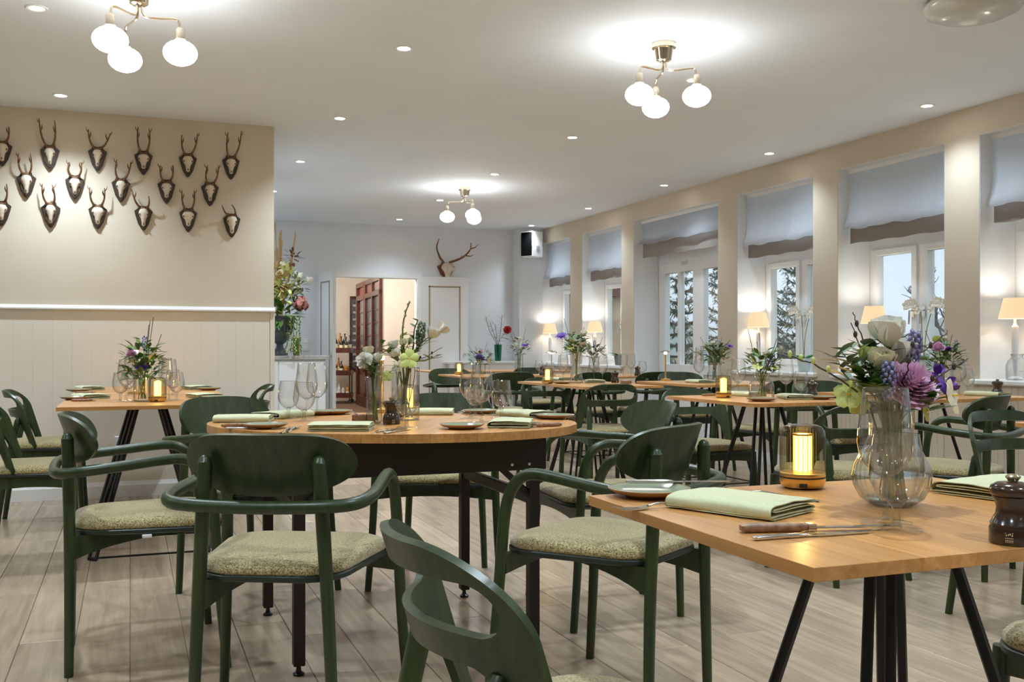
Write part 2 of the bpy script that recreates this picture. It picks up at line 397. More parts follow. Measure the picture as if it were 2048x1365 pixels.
bbm = Matrix(((0,0,1,0),(1,0,0,YL),(0,1,0,0),(0,0,0,1)))
struct(mb().prism([(0,0),(-.022,0),(-.022,.075),(-.016,.088),(-.010,.103),(0,.105)], -4.2, XL+.004, m=bbm).build('baseboard_left', m_trim, None, False))
struct(mb().box(XL-.2, XL, YL+.2, YB+.15, 0, ZC).build('wall_return', m_back, None, False))
struct(mb().box(-4.2, -4.0, -4.2, YL, 0, ZC).build('wall_west', m_wall, None, False))
struct(mb().box(-4.2, 5.5, -4.2, -4.0, 0, ZC).build('wall_front', m_wall, None, False))
# back wall with the doorway
DX0, DX1, DZ = 2.374, 3.449, 1.88
struct(mb().box(XL, DX0, YB, YB+.15, 0, ZC).box(DX1, 5.5, YB, YB+.15, 0, ZC).box(DX0, DX1, YB, YB+.15, DZ, ZC).build('wall_back', m_back, None, False))
struct(mb().box(4.76, XR, 12.2, YB, 0, ZC).build('trim_2', m_back, None, False))
struct(mb().box(XL, DX0-.07, YB-.014, YB, 0, .10).box(DX1+.07, 4.76, YB-.014, YB, 0, .10).build('baseboard_back', m_trim, None, False))
d1 = sempty('door_1')
mb().box(DX0-.06, DX0, YB-.02, YB+.02, 0, DZ).box(DX1, DX1+.06, YB-.02, YB+.02, 0, DZ).box(DX0-.06, DX1+.06, YB-.02, YB+.02, DZ, DZ+.06).build('casing', m_trim, d1, False)
def leaf(name, x, y, rz, L, h):
    mtx = T(x, y, 0, rz)
    o = mb().bevbox(0, L, -.02, .02, .01, h, .003, mtx).build(name, m_trim, d1, False)
    fr = mb(); a = .11; t = .016
    for (u0,u1,z0,z1) in ((a,a+t,.16,h-.12),(L-a-t,L-a,.16,h-.12),(a,L-a,h-.12-t,h-.12),(a,L-a,.16,.16+t)):
        fr.box(u0,u1,-.026,-.018,z0,z1,mtx); fr.box(u0,u1,.018,.026,z0,z1,mtx)
    fr.build('panel_moulding', mat('tan_moulding_'+name, (.36,.27,.18), .5), o, False)
    mb().lathe([(.0,0),(.022,.003),(.022,.012),(.008,.016),(.008,.03),(.016,.034),(.016,.05),(0,.056)], 10, m=mtx @ T(L-.05, -.02, .90, rx=R(90))).build('door_knob', m_chrome, o)
leaf('door_leaf', 3.475, 12.405, 0, .645, DZ+.03)
leaf('door_leaf', 2.19, 12.40, R(-82), .55, DZ+.04)
# window wall
WIN = [(11.32,12.25),(9.936,10.975),(7.983,9.647),(6.604,7.674),(5.224,6.308),(3.85,4.93),(2.45,3.53),(1.05,2.13),(-.35,.73),(-1.75,-.67),(-3.15,-2.07)]
SZ, HZ, LZ = .795, 1.80, 2.37
wr = MB(); prev = YB+.15
for i, (y0, y1) in enumerate(WIN):
    wr.box(XR, 5.5, y1, prev, 0, ZC); prev = y0
    wr.box(XR, 5.5, y0, y1, LZ, ZC)
    wr.box(XO, 5.5, y0, y1, 2.29, LZ)
    if i != 2: wr.box(XR, 5.5, y0, y1, 0, SZ-.035)
wr.box(XR, 5.5, -4.2, prev, 0, ZC)
struct(wr.build('wall_right', m_wall, None, False))
bd = MB()
for i, (y0, y1) in enumerate(WIN[:7]):
    if i == 2: continue
    n = int((y1-y0)/.05); st = (y1-y0)/n
    for k in range(n): bd.bevbox(XR-.008, XR, y0+k*st+.001, y0+(k+1)*st-.001, .10, SZ-.035, .003)
bo = bd.build('beadboard_dado', m_wall, None, False); bo['kind'] = 'structure'; bo.name = 'trim_3'
struct(mb().box(XR-.016, XR, 9.72, 12.2, 0, .1).box(XR-.016, XR, 2, 7.9, 0, .1).build('baseboard_right', m_trim, None, False))
for i, (y0, y1) in enumerate(WIN):
    W = sempty('window_%d' % (i+1) if i != 2 else 'door_2')
    zt0 = HZ if i != 2 else 1.96; ymm = (y0+y1)/2
    mb().box(XO-.004,XO+.07,y0,y1,zt0,zt0+.10).box(XO,XO+.07,y0,y0+.05,zt0+.10,2.24).box(XO,XO+.07,y1-.05,y1,zt0+.10,2.24).box(XO-.004,XO+.07,y0,y1,2.24,2.29).box(XO,XO+.07,ymm-.04,ymm+.04,zt0+.10,2.24).build('transom_frame', m_frame, W, False)
    for (a, b) in ((y0+.05, ymm-.04), (ymm+.04, y1-.05)): mb().add([(XO+.03,a,zt0+.10),(XO+.03,b,zt0+.10),(XO+.03,b,2.24),(XO+.03,a,2.24)],[(0,1,2,3)]).build('upper_pane', m_pane, W, False)
    zl = SZ if i != 2 else 0
    mb().box(XR+.003,XO-.005,y1-.004,y1,zl,LZ-.004).box(XR+.003,XO-.005,y0,y0+.004,zl,LZ-.004).box(XR+.003,XO-.005,y0,y1,LZ-.004,LZ).build('reveal_lining', m_frame, W, False)
    f = MB(); X0, X1 = XO, XO+.07
    if i != 2:
        z0, z1 = SZ, HZ; ym = (y0+y1)/2; fw = .045
        f.box(X0,X1,y0,y0+fw,z0+.05,z1-fw).box(X0,X1,y1-fw,y1,z0+.05,z1-fw).box(X0-.004,X1,y0,y1,z1-fw,z1).box(X0-.004,X1,y0,y1,z0,z0+.05)
        f.box(X0,X1,ym-.03,ym+.03,z0+.05,z1-fw); f.build('frame', m_frame, W, False)
        for (a, b) in ((y0+fw, ym-.03), (ym+.03, y1-fw)):
            s = MB(); q = .05; xa, xb = XO-.012, XO+.055
            s.bevbox(xa,xb,a,a+q,z0+.05,z1-fw,.004).bevbox(xa,xb,b-q,b,z0+.05,z1-fw,.004).bevbox(xa,xb,a+q,b-q,z1-fw-q,z1-fw,.004).bevbox(xa,xb,a+q,b-q,z0+.05,z0+.05+q,.004)
            so = s.build('sash', m_frame, W, False)
            mb().box(XO+.03,XO+.034,a+q,b-q,z0+.1,z1-fw-q).build('pane', m_pane, so, False)
            if i < 6:
                hy = ym-.055 if a < ym else ym+.055
                mb().bevbox(xa-.012,xa,hy-.012,hy+.012,1.22,1.30,.003).tube([(xa-.012,hy,1.27),(xa-.04,hy,1.27),(xa-.045,hy,1.17)],.007,8).build('handle', m_chrome, so)
        mb().bevbox(XR-.035, XO+.01, y0-.05, y1+.05, SZ-.035, SZ, .008).build('window_sill', m_frame, W, False)
    else:
        ym = (y0+y1)/2; fw = .06; z1 = 1.96
        f.box(X0,X1,y0,y0+fw,0,z1-fw).box(X0,X1,y1-fw,y1,0,z1-fw).box(X0-.004,X1,y0,y1,z1-fw,z1); f.build('frame', m_frame, W, False)
        for (a, b) in ((y0+fw, ym), (ym, y1-fw)):
            xa, xb = XO-.01, XO+.05; q = .10; s = MB(); mm = (a+b)/2
            s.bevbox(xa,xb,a,a+q,.02,z1-fw,.004).bevbox(xa,xb,b-q,b,.02,z1-fw,.004).bevbox(xa,xb,a+q,b-q,z1-fw-.11,z1-fw,.004)
            s.bevbox(xa,xb,a+q,b-q,.02,.14,.004).bevbox(xa,xb,a+q,b-q,.72,.82,.004).bevbox(xa,xb,mm-.022,mm+.022,.82,z1-fw-.11,.004)
            so = s.build('sash', m_frame, W, False)
            for (p, r_) in ((a+q, mm-.022), (mm+.022, b-q)): mb().box(XO+.02,XO+.024,p,r_,.82,z1-fw-.11).build('pane', m_pane, so, False)
            mb().bevbox(XO+.01,XO+.03,a+q,b-q,.14,.72,.003).build('lower_panel', m_frame, so, False)
            mb().bevbox(xa-.012,xa,(ym+.05 if a>ym-.01 else ym-.05)-.014,(ym+.05 if a>ym-.01 else ym-.05)+.014,.84,1.0,.003).tube([(xa-.012,(ym+.05 if a>ym-.01 else ym-.05),.95),(xa-.05,(ym+.05 if a>ym-.01 else ym-.05),.95),(xa-.055,(ym+.17 if a>ym-.01 else ym-.17),.945)],.008,8).build('handle', m_chrome, so)
        mb().bevbox(XO-.016,XO-.008,9.02,9.14,1.86,1.90,.002).build('door_closer_plate', m_chrome, W, False)
# plug sockets and switches
def plate_sw(name, c, n, axis, label):
    t = thing(name, label, 'socket' if 'socket' in name else 'switch', c)
    o = mb().bevbox(-.04,.04,-.009,0,-.04*n,.04*n,.004).build('face_plate', m_trim, t, False)
    for k in range(n): mb().bevbox(-.022,.022,-.013,-.009,-.04*n+.08*k+.02,-.04*n+.08*k+.06,.002).build('rocker', m_frame, t, False)
plate_sw('wall_socket', tuple(AY(242, YL-.011, 885)), 1, 'y', 'white wall socket low on the boarded dado behind the left table legs')
plate_sw('light_switch', tuple(AY(611, YB-.001, 690)), 2, 'y', 'stack of white light switches on the far wall beside the urn flowers')

# ---------------------------------------------------------------- the corridor beyond the doorway
co = MB(); co.box(2.1, 4.3, YB+.15, 18.6, -.12, 0)
c_f = sempty('corridor_floor'); co.build('carpet', m_carpet, c_f, False)
cw = MB(); cw.box(2.0, 2.1, YB+.15, 18.6, 0, 2.4).box(4.3, 4.4, YB+.15, 18.6, 0, 2.4).box(2.0, 4.4, 18.5, 18.6, 0, 2.4).box(2.0, 4.4, YB+.15, 18.6, 2.4, 2.5).box(3.56,4.3,14.7,14.8,0,2.4)
struct(cw.build('wall_corridor', m_corr, None, False))
struct(mb().box(2.1, 2.115, YB+.15, 18.5, 0, .12).box(2.1, 3.4, 18.485, 18.5, 0, .12).build('baseboard_corridor', m_mahog, None, False))
pt = thing('wooden_partition', 'dark red mahogany screen with leaded glass doors in the corridor', 'partition', (3.56, 14.8, 0), R(-4))
fr = MB(); L = 2.5
for y in (0, .72, 1.44, 1.56, 2.42): fr.bevbox(-.05,.03,y,y+.085,0,2.08,.006)
fr.bevbox(-.05,.03,0,L,1.80,1.88,.006).bevbox(-.05,.03,0,L,2.02,2.10,.006).bevbox(-.05,.03,0,L,0,.18,.006).bevbox(-.05,.03,0,L,.7,.78,.006)
fr.build('frame', m_mahog, pt, False)
for y in (.085, .805, 1.645):
    mb().box(-.01,0,y,y+.635,.78,1.80).build('leaded_pane', m_stain, pt, False)
    mb().box(-.015,.005,y,y+.635,.18,.7).build('door_panel', m_mahog, pt, False)
    k = MB()
    for z in (.98,1.18,1.38,1.58): k.box(-.02,-.01,y,y+.635,z,z+.02)
    k.build('glazing_bar', m_mahog, pt, False)
    mb().box(-.012,-.004,y,y+.635,1.88,2.02).build('transom_panel', m_redfur, pt, False)
bb = AY(711, 18.46)
t = thing('notice_board', 'narrow dark framed board on the corridor end wall', 'board', (bb.x, 18.49, 0))
mb().bevbox(-.10,.10,-.03,0,.55,1.95,.006).build('frame', m_mahog, t, False)
mb().box(-.08,.08,-.036,-.03,.6,1.9).build('slate', m_stain, t, False)
for k in range(9): mb().box(-.05,.05,-.038,-.036,.72+k*.13,.76+k*.13).build('notice', m_grey, t, False)
# drinks trolley
tx = U(688, 806, 0) + Vector((-.10, -.1, 0))
tr = thing('drinks_trolley', 'three tier trolley with red wood trays and bottles beyond the doorway', 'trolley', (tx.x, tx.y, 0), R(-20))
for z in (.10, .50, .90):
    q = MB(); q.box(-.22,.22,-.15,.15,z,z+.015)
    q.box(-.22,.22,-.16,-.145,z,z+.09).box(-.22,.22,.145,.16,z,z+.09).box(-.225,-.21,-.16,.16,z,z+.09).box(.21,.225,-.16,.16,z,z+.09)
    q.build('tray', m_mahog, tr, False)
for sx in (-.2,.2):
    for sy in (-.14,.14):
        mb().tube([(sx,sy,.07),(sx,sy,.99)],.010,8).build('post', m_steel, tr)
        mb().lathe([(.0,-.012),(.032,-.012),(.036,0),(.032,.012),(0,.012)],12,m=T(sx,sy,.036,0,R(90))).tube([(sx,sy,.03),(sx,sy,.08)],.008,6).build('caster', m_plast, tr)
def bottle(nm, label, cat, loc, h, r, mt, grp, neck=.35):
    p = [(0,0),(r*.95,0),(r,.006),(r,h*.58),(r*.8,h*.68),(r*neck,h*.76),(r*neck,h*.95),(r*neck*1.25,h*.955),(r*neck*1.25,h),(0,h)]
    t = thing(nm, label, cat, loc, 0, grp)
    mb().lathe(p, 12).build('bottle_body', mt, t)
    mb().lathe([(r*1.012,h*.15),(r*1.012,h*.45)],12,cap=False).build('paper_label', m_cream if mt is not m_clearb else m_trim, t)
rb = random.Random(5); tm = T(tx.x, tx.y, 0, R(-20))
rows = [(.915, [(-.17,-.05,.30),(-.10,.04,.26),(-.06,-.08,.32),(.0,.05,.34),(.04,-.06,.28),(.09,.03,.33),(.13,-.07,.27),(.18,.04,.30)], 'top'),
        (.515, [(-.18,-.05,.27),(-.12,.05,.29),(-.07,-.06,.25),(-.02,.04,.30),(.04,-.05,.24)], 'middle'),
        (.115, [(-.17,0,.22),(-.11,-.08,.25),(-.05,.05,.20),(.0,-.05,.24),(.06,.02,.21),(.15,-.06,.22)], 'bottom')]
names = ['far left','second','third','fourth','fifth','sixth','seventh','far right']
for z, L_, tier in rows:
    for k, (x, y, h) in enumerate(L_):
        p = tm @ Vector((x, y, z)); mt = m_clearb if tier == 'bottom' and k < 5 else (m_amberb if (k % 5 == 3 or (tier == 'bottom')) else m_wine)
        col = 'clear' if mt is m_clearb else ('amber' if mt is m_amberb else 'dark')
        bottle('bottle', '%s bottle on the %s trolley tray, %s from the left' % (col, tier, names[k] if k < 7 else 'eighth'), 'bottle', p, h, rb.uniform(.03,.038), mt, 'bottles on the drinks trolley')
p = tm @ Vector((.11, .02, .515)); t = thing('ice_bucket', 'tan wooden ice bucket on the middle trolley tray', 'bucket', p)
mb().lathe([(0,0),(.055,0),(.065,.15),(.060,.15),(.052,.01),(0,.01)],16).build('bucket_body', m_oak_x, t); mb().lathe([(.0635,.10),(.066,.10),(.067,.12),(.064,.12)],16,cap=False).build('hoop', m_brass, t)

# ---------------------------------------------------------------- ceiling lights
LENS = mb().lathe([(0,0),(.032,0)],16); RING = None
dl0 = None
pos = [(x, y) for y in (-1.74, -.03, 1.66, 3.36, 5.06, 6.76, 8.45, 10.15, 11.85) for x in (-2.13, -.40, 1.33, 3.06, 4.79)]
coln = {-2.13:'far left', -.40:'left', 1.33:'second', 3.06:'third', 4.79:'window side'}
sp_d = bpy.data.lights.new('spot_beam', 'SPOT'); sp_d.energy = 54; sp_d.spot_size = R(125); sp_d.spot_blend = 1; sp_d.shadow_soft_size = .03; sp_d.color = (.75,.885,1.0)
sp_w = sp_d.copy(); sp_w.name = 'soft_spot_beam'; sp_w.energy = 22
vis_set = {(-.4,5.06),(1.33,5.06),(-.4,6.76),(1.33,6.76),(3.06,6.76),(4.79,5.06),(4.79,6.76),(1.33,8.45),(3.06,8.45),(4.79,8.45),(3.06,10.15),(4.79,10.15),(3.06,11.85),(4.79,11.85),(1.33,10.15)}
rown = {5.06:'nearest visible row',6.76:'row before the trophy wall',8.45:'middle row',10.15:'row near the back',11.85:'row along the back wall'}
for (x, y) in pos:
    if y > YL and x < XL: continue
    lab = 'recessed round ceiling spotlight, %s column, %s' % (coln[x], rown.get(y, {3.36:'first row out of the picture',1.66:'second row out of the picture',-.03:'row over the camera',-1.74:'row behind the camera'}.get(y,'')))
    if dl0 is None:
        dl0 = thing('recessed_downlight', lab, 'ceiling spotlight', (x, y, ZC), 0, 'recessed spots in a grid')
        mb().lathe([(.034,-.001),(.034,-.004),(.046,-.006),(.050,-.003),(.050,0)],20,cap=False).build('trim_ring', m_trim, dl0)
        mb().lathe([(0,-.002),(.034,-.002)],16,cap=False).build('lens', m_led, dl0)
        sp = bpy.data.objects.new('spot_beam', sp_d); COL.objects.link(sp); sp.parent = dl0; sp.location = (0,0,-.02)
    else:
        n_ = dup(dl0, (x, y, ZC), 0, lab)
        if x > 4 or y > 11:
            for ch in n_.children:
                if ch.type == 'LIGHT': ch.data = sp_w
def chandelier(x, y, rz, label):
    t = thing('ceiling_lamp', label, 'ceiling lamp', (x, y, ZC), rz, 'three armed lamps with opal globes')
    mb().lathe([(0,0),(.062,0),(.062,-.026),(.050,-.032),(.046,-.05),(.038,-.086),(.028,-.092),(0,-.092)],24).build('canopy', m_champ, t)
    for k in range(3):
        q = R(120*k); c, s_ = math.cos(q), math.sin(q)
        P = lambda r, z: (r*c, r*s_, z)
        ar = smooth([P(.012,-.085),P(.014,-.12),P(.03,-.140),P(.08,-.143),P(.145,-.143),P(.163,-.152),P(.17,-.19)],5)
        a = mb().tube(ar, .0055, 8).build('arm', m_champ, t)
        mb().lathe([(0,.012),(.012,.010),(.019,0),(.019,-.045),(0,-.045)],14,c=P(.17,-.19)).build('lamp_holder', m_champ, a)
        mb().lathe([(.021,-.040)]+[(max(.001,.072*math.sin(PI*u)), -.098+.054*math.cos(PI*u)) for u in [.12,.2,.3,.4,.5,.6,.7,.8,.9,.96,1]],24,c=P(.17,-.19)).build('globe', m_opal, a)
    return t
p0 = AX(278, 1); 
chandelier(.035, 4.57, R(-11), 'three armed ceiling lamp with opal globes cut off at the top left')
chandelier(2.553, 4.506, R(-45), 'three armed ceiling lamp with opal globes before the window wall')
chandelier(3.04, 9.25, R(159), 'small looking three armed ceiling lamp with opal globes near the doorway')
t = thing('flush_ceiling_light', 'unlit round glass ceiling light with brass rim at the top right corner', 'ceiling light', (3.52, 3.44, ZC))
mb().lathe([(0,0),(.185,0),(.192,-.008),(.190,-.020),(0,-.022)],36).build('rim', m_brass, t)
mb().lathe([(.19,-.016),(.207,-.022),(.208,-.035),(.195,-.058),(.15,-.078),(.08,-.090),(0,-.094)],36,cap=False).build('glass_bowl', mat('frosted_grey_glass',(.62,.64,.63),.15), t)
# unseen corridor lamps, added to brighten what shows through the doorway
t = thing('corridor_fill_lamp', 'unseen warm ceiling lamp added to light the corridor', 'lamp', (2.95, 13.5, 2.4))
mb().lathe([(0,0),(.1,0),(.12,-.04),(0,-.07)],16).build('fill_lamp_bowl', m_opal, t)
cl = bpy.data.lights.new('corridor_fill_bulb','POINT'); cl.energy = 48; cl.color = (1,.92,.82); cl.shadow_soft_size = .1
o = bpy.data.objects.new('corridor_fill_bulb', cl); COL.objects.link(o); o.parent = t; o.location = (0,0,-.12)

t2 = dup(t, (2.6, 16.6, 2.4), 0, 'second unseen warm lamp added to light the deeper corridor')  # added copy that brightens the dark left part of the corridor
# ---------------------------------------------------------------- blinds
wn = ['farthest window','second window from the back','glazed double door','window with the orchid nearest the doors','window behind the carnation bouquet','window cut by the right picture edge']
for i, (y0, y1) in enumerate(WIN[:6]):
    zf, zh = (1.90, 1.80) if i != 2 else (2.10, 1.965)
    t = thing('roman_blind', 'grey linen roman blind in the ' + wn[i], 'blind', (5.18, (y0+y1)/2, LZ), 0, 'grey roman blinds')
    ny, nz_ = 48, 16; h = (y1-y0)/2 - .012; rr = random.Random(20+i); ph = [rr.uniform(0, 6) for _ in range(6)]
    vs = []; fs = []; Lz = LZ - zf
    for a in range(nz_+1):
        q = a/nz_
        for b in range(ny+1):
            y = -h + 2*h*b/ny; u = b/ny
            wav = .004*math.sin(u*19+ph[0]) + .006*math.sin(u*9+ph[1]) + .004*math.sin(u*33+ph[2]) - .007*math.exp(-((u*4+ph[3]*.1)%1-.5)**2*160)
            x = .012*math.sin(PI*q*.9) - .055*max(0,(q-.55)/.45)**2*(1 if q < .93 else 1-(q-.93)*4) + wav*q
            z = -Lz*q + (.005*math.sin(u*15+ph[3]) + .004*math.sin(u*27+ph[4]))*q**3
            vs.append((x, y, z))
    for a in range(nz_):
        for b in range(ny): k = a*(ny+1)+b; fs.append((k, k+1, k+ny+2, k+ny+1))
    mb().add(vs, fs).build('linen_front', m_linen, t, True, 60)
    vs2 = []; fs2 = []
    for a in range(4):
        for b in range(ny+1):
            y = -h + 2*h*b/ny; u = b/ny
            vs2.append((.028+.003*math.sin(u*17+ph[5]), y, -(LZ-zh) + a*(zf-zh+.05)/3 + (.004*math.sin(u*21+ph[2]) if a < 3 else 0)))
    for a in range(3):
        for b in range(ny): k = a*(ny+1)+b; fs2.append((k, k+1, k+ny+2, k+ny+1))
    mb().add(vs2, fs2).build('lower_fold', m_linen2, t, True, 60, solid=.004)
    e = [Vector(vs[a*(ny+1)+ny]) + Vector((.004, .004, 0)) for a in range(nz_+1)]
    mb().tube(e, .009, 6, flat=.4).build('side_hem', m_trim, t)
    mb().box(.0,.03,-h,h,-.035,0).build('headrail', m_frame, t, False)

# ---------------------------------------------------------------- outside
struct(mb().box(5.5, 120, -60, 140, -.6, -.4).build('outside_ground', m_ground, None, False))
hl = MB(); vs = []; fs = []; rr = random.Random(9)
for k in range(41):
    y = -20 + k*5; vs += [(70, y, -1), (74, y, 2.8+1.6*math.sin(k*.45)+1.2*math.sin(k*1.1+1)+rr.uniform(-.3,.3)), (90, y, -1)]
for k in range(40): a = k*3; fs += [(a,a+1,a+4,a+3),(a+1,a+2,a+5,a+4)]
o = hl.add(vs, fs).build('distant_hills', m_hill); o['kind'] = 'structure'
def spruce(x, y, h, label, seed, rbot=1.4):
    rr = random.Random(seed); t = thing('spruce_tree', label, 'tree', (x, y, -.4))
    mb().tube([(0,0,0),(.02,0,h*.5),(0,.01,h)],[.09,.06,.012],8).build('trunk', m_bark, t)
    br = MB(); nd = MB()
    z = .3
    while z < h*.97:
        n = 6; r_ = rbot*(1-z/h)+.12
        for k in range(n):
            q = rr.uniform(0, 2*PI); ll = r_*rr.uniform(.7,1.1)
            p0 = Vector((0,0,z)); p1 = Vector((math.cos(q)*ll*.5, math.sin(q)*ll*.5, z+.02*ll)); p2 = Vector((math.cos(q)*ll, math.sin(q)*ll, z+.28*ll))
            P = smooth([p0,p1,p2],4); br.tube(P,[.02]*4+[.012]*4+[.006],5)
            for j in range(int(60*ll)+8):
                u = rr.uniform(.15,1); c = P[min(len(P)-1,int(u*(len(P)-1)))]
                dr = Vector((math.cos(q)+rr.uniform(-.9,.9), math.sin(q)+rr.uniform(-.9,.9), rr.uniform(-.5,.9)))
                nd.leaf(c+Vector((rr.uniform(-.02,.02),rr.uniform(-.02,.02),0)), dr, rr.uniform(.08,.16), .03, n=2)
        z += .16
    br.build('branches', m_bark, t); o = nd.build('needles', m_conif, t, False); o['kind'] = 'stuff'
spruce(7.6, 12.9, 2.75, 'open branched spruce outside the left leaf of the glazed doors', 1, .85)
spruce(10.5, 16.2, 3.6, 'dense spruce outside the right leaf of the glazed doors', 2, .9)
spruce(9.6, 12.7, 3.3, 'tall blue green conifer outside the window next to the glazed doors', 3, 1.3)
def bare_tree(x, y, h, label, seed):
    rr = random.Random(seed); t = thing('bare_tree', label, 'tree', (x, y, -.4)); tk = MB(); tw = MB()
    def grow(p, d, L, r, lev):
        q = [p]; 
        for k in range(4): d = (d+Vector((rr.uniform(-.2,.2),rr.uniform(-.2,.2),rr.uniform(-.05,.15)))).normalized(); q.append(q[-1]+d*L/4)
        (tk if lev < 2 else tw).tube(q,[r,r*.9,r*.8,r*.7,r*.6],6)
        if lev < 5:
            for k in range(3): grow(q[rr.choice((2,3,4))], (d+Vector((rr.uniform(-.8,.8),rr.uniform(-.8,.8),rr.uniform(-.1,.6)))).normalized(), L*.68, r*.58, lev+1)
    grow(Vector((0,0,0)), Vector((0,0,1)), h*.36, .11, 0)
    tk.build('trunk', m_bark, t); o = tw.build('twigs', m_bark, t); o['kind'] = 'stuff'
bare_tree(14.2, 14.6, 3.6, 'bare winter tree outside the window behind the carnation bouquet', 4)
bare_tree(24, 31, 5, 'distant bare tree on the lawn outside', 6)
def hedge(name, x0, x1, y0, y1, h, label, mt, seed):
    rr = random.Random(seed); m_ = MB(); m_.box(x0+.2,x1-.2,y0+.2,y1-.2,-.4,h-.25)
    n = int((x1-x0)*(y1-y0)*16+ (y1-y0)*60)
    for k in range(min(n, 2600)):
        p = (rr.uniform(x0,x1), rr.uniform(y0,y1), rr.uniform(-.3,h)); m_.leaf(p,(rr.uniform(-1,1),rr.uniform(-1,1),rr.uniform(-.4,1)),rr.uniform(.15,.35),.10,n=2)
    o = m_.build(name, mt, None, False); tag(o, label, 'hedge'); return o
hedge('clipped_hedge', 12.2, 13.6, 13.5, 19.5, 1.35, 'brown green hedge outside the window next to the glazed doors', m_hedge, 1)
hedge('garden_hedge', 19, 21, 12, 32, 1.2, 'low grey green hedge outside below the sky', m_hedge, 2)
t = thing('garden_house', 'ochre rendered house seen through the two farthest windows', 'house', (15, 36, -.4))
mb().box(-3,3,-4,4,0,3.2).build('house_wall', m_brick, t, False)
mb().prism([(-3.3,3.2),(3.3,3.2),(0,5.2)],-4.3,4.3,m=Matrix(((1,0,0,0),(0,0,1,0),(0,1,0,0),(0,0,0,1)))).build('roof', m_redfur, t, False)
for y in (-3.0,-1.2,.6): mb().box(-3.05,-2.95,y,y+.9,1.0,2.2).build('house_window', m_stain, t, False)
for x in (-2.2,-.4,1.4): mb().box(x,x+.9,-4.05,-3.95,1.0,2.2).build('house_window', m_stain, t, False)
# ---------------------------------------------------------------- chairs
def arc_panel(cols, tilt, y0, bow, zref):
    'cols: list of (x, [(z0,z1),...]); every column gives strips, joined to a curved plate'
    V = MB(); idx = {}
    def P(x, z, u): return (x, y0 + bow*u*u - (z-zref)*tilt, z)
    out = MB(); w = max(abs(c[0]) for c in cols)
    for a, b in zip(cols[:-1], cols[1:]):
        for k in range(max(len(a[1]), len(b[1]))):
            ia = a[1][min(k, len(a[1])-1)] if len(a[1]) > 1 or len(b[1]) == 1 else None
            ib = b[1][min(k, len(b[1])-1)] if len(b[1]) > 1 or len(a[1]) == 1 else None
            if ia is None:
                ia = (a[1][0][0], a[1][0][1]); m_ = a[2]; ia = (m_, ia[1]) if k == 0 else (ia[0], m_)
            if ib is None:
                ib = (b[1][0][0], b[1][0][1]); m_ = b[2]; ib = (m_, ib[1]) if k == 0 else (ib[0], m_)
            n = 6
            va = [P(a[0], ia[0]+(ia[1]-ia[0])*j/n, a[0]/w) for j in range(n+1)]
            vb = [P(b[0], ib[0]+(ib[1]-ib[0])*j/n, b[0]/w) for j in range(n+1)]
            out.add(va+vb, [(j, j+1, n+2+j, n+1+j) for j in range(n)])
    return out
def seat_parts(t, front_hw, rear_hw, yf, yr, zs=.437, top=.478):
    o = rpoly([(-rear_hw,yr),(rear_hw,yr),(front_hw,yf),(-front_hw,yf)], [.10,.10,.085,.085], 7)
    # bulge the sides a little
    o = [(x*(1+.03*math.cos(PI*(y-yr)/(yf-yr)-PI/2)), y + (.018*(1-(x/front_hw)**2) if y > (yf+yr)/2 else -.012*(1-(x/rear_hw)**2))) for x, y in o]
    sh = MB(); L = [[(x,y,z) for x,y in scl(o,s_)] for s_, z in ((.97,zs-.014),(1.0,zs-.010),(1.0,zs),(.985,zs+.003))]
    sh.loft(L).build('seat_shell', m_piping, t)
    cu = MB(); H = top-zs
    L = [[(x,y,zs+.001+H*h_) for x,y in scl(o,s_)] for s_, h_ in ((.965,0),(.99,.18),(.985,.42),(.95,.68),(.87,.86),(.70,.96),(.40,1.0),(.1,1.0))]
    cu.loft(L).build('seat_cushion', m_fab, t, True, 80)
def rail(t, p0, p1, zt, zb0, zbm, zb1, th=.022):
    p0 = Vector((*p0,0)); p1 = Vector((*p1,0)); d = (p1-p0).normalized(); n = Vector((-d.y,d.x,0))*th/2; L = []
    for k in range(9):
        u = k/8; c = p0+(p1-p0)*u
        zb = zb0*(1-u)**3 + zb1*u**3 + zbm*(1-(1-u)**3-u**3)
        L.append([c-n+Vector((0,0,zb)), c+n+Vector((0,0,zb)), c+n+Vector((0,0,zt)), c-n+Vector((0,0,zt))])
    return mb().loft(L).build('seat_rail', m_green, t, True, 35)
